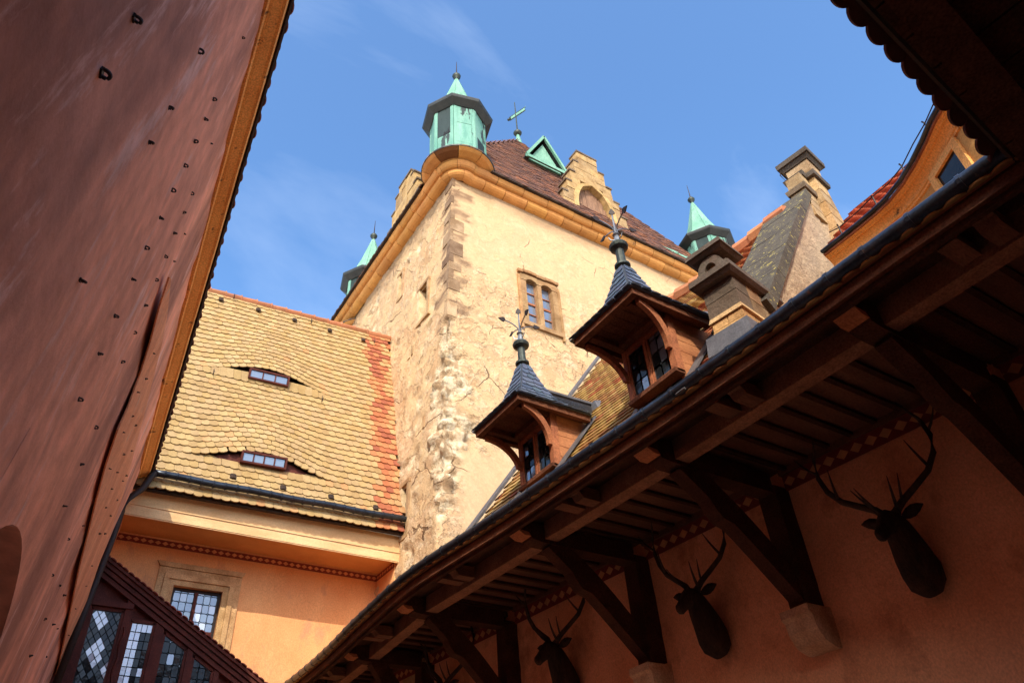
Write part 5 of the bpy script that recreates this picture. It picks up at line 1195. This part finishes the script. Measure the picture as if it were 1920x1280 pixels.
for r_ in range(11):
    for i in range(NP-1):
        a_, b_ = off(i,.03+.405*r_)+V((0,0,.035+.122*r_)), off(i+1,.03+.405*r_)+V((0,0,.035+.122*r_)); u = b_-a_; n_ = max(1, int(u.length/.15+.5)); upv_ = (off(i,1)-off(i,0)).normalized()*.685+V((0,0,.73))
        for j in range(n_):
            p = a_.lerp(b_, (j+.5+(.5 if r_%2 else 0))/n_); mb.inst(rt, frame(p, -u if (-u).cross(upv_).z > 0 else u, upv_) @ TILT(-.08), shift((.44,.11,.05), .22))
mb.build('roof_tile', 'tile', rroof, kind='stuff')
m = MB(); m.tube([off(i,.47)+V((0,0,.30+.02*math.sin(i*2))) for i in range(1,NP)], .007, 5); m.build('lightning_wire', 'iron', rnd_)
for i in (2,4,6,8):
    m = MB(); m.tube([off(i,.47)+V((0,0,.16)), off(i,.47)+V((0,0,.31)), off(i,.40)+V((0,0,.33))], .009, 5); m.build('wire_holder', 'iron', rnd_)
# small framed window below the cornice
rr_ = ray(1797, 338); best = None
for i in range(2, NP-2):
    for f_ in (0,.25,.5,.75):
        p = off(i,.60).lerp(off(i+1,.60), f_); t = (rr_.x*p.x+rr_.y*p.y)/(rr_.x**2+rr_.y**2); q = rr_*t; e = math.hypot(q.x-p.x, q.y-p.y)
        if best is None or e < best[0]: best = (e, i, V((p.x, p.y, q.z)))
wi, c0 = best[1], best[2]; t_ = (EP[wi+1]-EP[wi-1]).normalized(); nout = -(off(wi,1)-off(wi,0)).normalized()
wq = lambda u, z: c0+t_*u+V((0,0,z))
m = gen_rect_frame(wq, -.17, .17, -.25, .25, .08, -.04, .05, nout); wroot = m.build('window_surround', 'ochre_coat', rnd_)
m = MB(); m.hexa([wq(u,z)+nout*d for d in (.005,.02) for u, z in ((-.17,-.25),(.17,-.25),(.17,.25),(-.17,.25))]); m.build('window_pane', 'dark_glass', wroot)
m = MB(); m.obox(wq(-.29,-.39)-nout*.02, t_*.58, nout*.11, V((0,0,.055))); m.build('window_sill', 'ochre_coat', wroot)

# ------------------------------------------------------------------ stag trophies on the arcade wall
def trophy(name, label, loc, yaw, k, spread, lean):
    """local frame: +x out of the wall, +y along the wall, +z up"""
    root = bpy.data.objects.new(name, None); root.empty_display_size = .2
    link(root, None, Matrix.Translation(V(loc)) @ Matrix.Rotation(R(180)+yaw, 4, 'Z') @ Matrix.Scale(k, 4))
    root['label'] = label; root['category'] = 'hunting trophy'; root['group'] = 'stag trophies along the arcade wall'
    save = dict(WM); WM[root.name] = Matrix()
    # neck, head and muzzle as one continuous skin
    sp = [(-.01,0,-.36,.02),(.0,0,-.355,.10),(.04,0,-.30,.165),(.10,.0,-.20,.185),(.17,.0,-.08,.165),(.235,-.005,.04,.138),(.285,-.01,.125,.118),(.335,-.015,.165,.108),(.385,-.03,.165,.100),(.43,-.045,.13,.085),(.475,-.06,.085,.068),(.515,-.075,.045,.060),(.545,-.085,.015,.056),(.562,-.09,-.003,.040),(.566,-.092,-.008,.012)]
    m = MB(); n = 14; vs_ = []
    for i, (x, y, z, r) in enumerate(sp):
        p0, p1 = sp[max(0,i-1)], sp[min(len(sp)-1,i+1)]; d = V((p1[0]-p0[0],p1[1]-p0[1],p1[2]-p0[2])).normalized(); u = V((0,1,0)); u = (u-d*u.dot(d)).normalized(); w_ = d.cross(u)
        for j in range(n):
            a_ = 2*math.pi*j/n; wd = .82 if i > 6 else .92; f = 1 + .05*nzv((x*9,y+j,z*9), 1.7) + (random.uniform(-.05,.05) if i < 8 else 0)
            q = V((x,y,z))+u*math.cos(a_)*r*wd*f+w_*math.sin(a_)*r*f*(1.0 if i < 7 else 1.06); q.x = max(q.x, .004); vs_.append(q)
    m.add(vs_, [(i*n+j,i*n+(j+1)%n,(i+1)*n+(j+1)%n,(i+1)*n+j) for i in range(len(sp)-1) for j in range(n)]+[tuple(range(n-1,-1,-1)), tuple(range((len(sp)-1)*n,len(sp)*n))])
    for sg in (-1, 1):   # ears join the head
        b_ = V((.30, sg*.085-.01, .20)); tip = V((.275, sg*.27-.01, .255)); side = V((.30,0,.95)).normalized(); fr = V((1,0,-.2)).normalized()
        ep = []
        for t, wd in ((0,.022),(.25,.046),(.5,.052),(.75,.036),(1,.004)):
            c_ = b_.lerp(tip,t); ep += [c_-side*wd, c_-fr*.016*(1-t), c_+side*wd, c_+fr*.022*(1-t*.8)]
        m.add(ep, [(4*i+j,4*i+(j+1)%4,4*i+4+(j+1)%4,4*i+4+j) for i in range(4) for j in range(4)]+[(3,2,1,0),(16,17,18,19)])
    body = m.build('stag_head', 'fur', root, smooth=True, local=True)
    for sg in (-1, 1):
        m = MB(); m.lathe([(.001,-.013),(.011,-.008),(.014,0),(.011,.008),(.001,.013)], 0, 0, 8); m.v = [(V(v_)+V((.405, sg*.075-.035, .185)))[:] for v_ in m.v]; m.build('glass_eye', 'dark_glass', body, smooth=True, local=True)
    # antlers: main beam sweeping out and up, with tines
    for sg in (-1, 1):
        B = [V((.315,sg*.045-.01,.245)), V((.29,sg*.09,.31)), V((.26,sg*.19,.385)), V((.23,sg*.30,.47)), V((.215,sg*.375,.58)), V((.22,sg*.405,.70)), V((.25,sg*.385,.82)), V((.285,sg*.335,.92))]
        B = [B[0]] + [V((B[0].x+(p.x-B[0].x)*1.2, p.y*spread*1.30, B[0].z+(p.z-B[0].z)*1.30)) for p in B[1:]]
        m = MB(); m.tube(B, [.036,.032,.029,.028,.026,.023,.017,.004], 8)
        def tine(i, f, d, L, r, bend):
            p = B[i].lerp(B[i+1], f); d = V(d).normalized(); bn = V(bend); L *= 1.3; m.tube([p-d*.01, p+d*L*.35+bn*.12*L, p+d*L*.7+bn*.42*L, p+d*L+bn*.85*L], [r,r*.85,r*.6,.003], 7)
        tine(0, .3, (.95,sg*.25,.25), .21, .017, (0,sg*.05,.55)); tine(0, .95, (.9,sg*.35,.35), .17, .014, (0,sg*.1,.5))
        tine(3, .2, (.85,-sg*.15,.40), .19, .015, (0,-sg*.1,.5)); tine(5, .2, (.25,sg*.7,.55), .17, .014, (0,-sg*.1,.4)); tine(6, .0, (.6,-sg*.5,.65), .15, .012, (0,0,.3))
        m.tube([B[0]-V((0,0,.012)), B[0]+V((-.004,sg*.008,.012))], [.042,.040], 9)
        m.build('antler', 'antler', root, smooth=True, local=True)
    WM.clear(); WM.update(save)
    return root
TR = [(3.22, 2.36, 'largest stag trophy under the painted frieze, nearest to the right edge', R(14), 1.0, 1.0), (5.48, 2.44, 'stag trophy beneath the eave left of the longest stone corbel, second from the right', R(16), .97, .86),
      (7.80, 2.52, 'stag trophy cut by the bottom edge, third from the right', R(18), 1.0, .9), (10.3, 2.62, 'farthest stag trophy, only its antlers showing above the bottom edge', R(18), 1.0, .95)]
for y, z, lb, yaw, k, sprd in TR: trophy('stag_trophy', lb, (wx(y)-.025, y, z), yaw, k, sprd, 0)
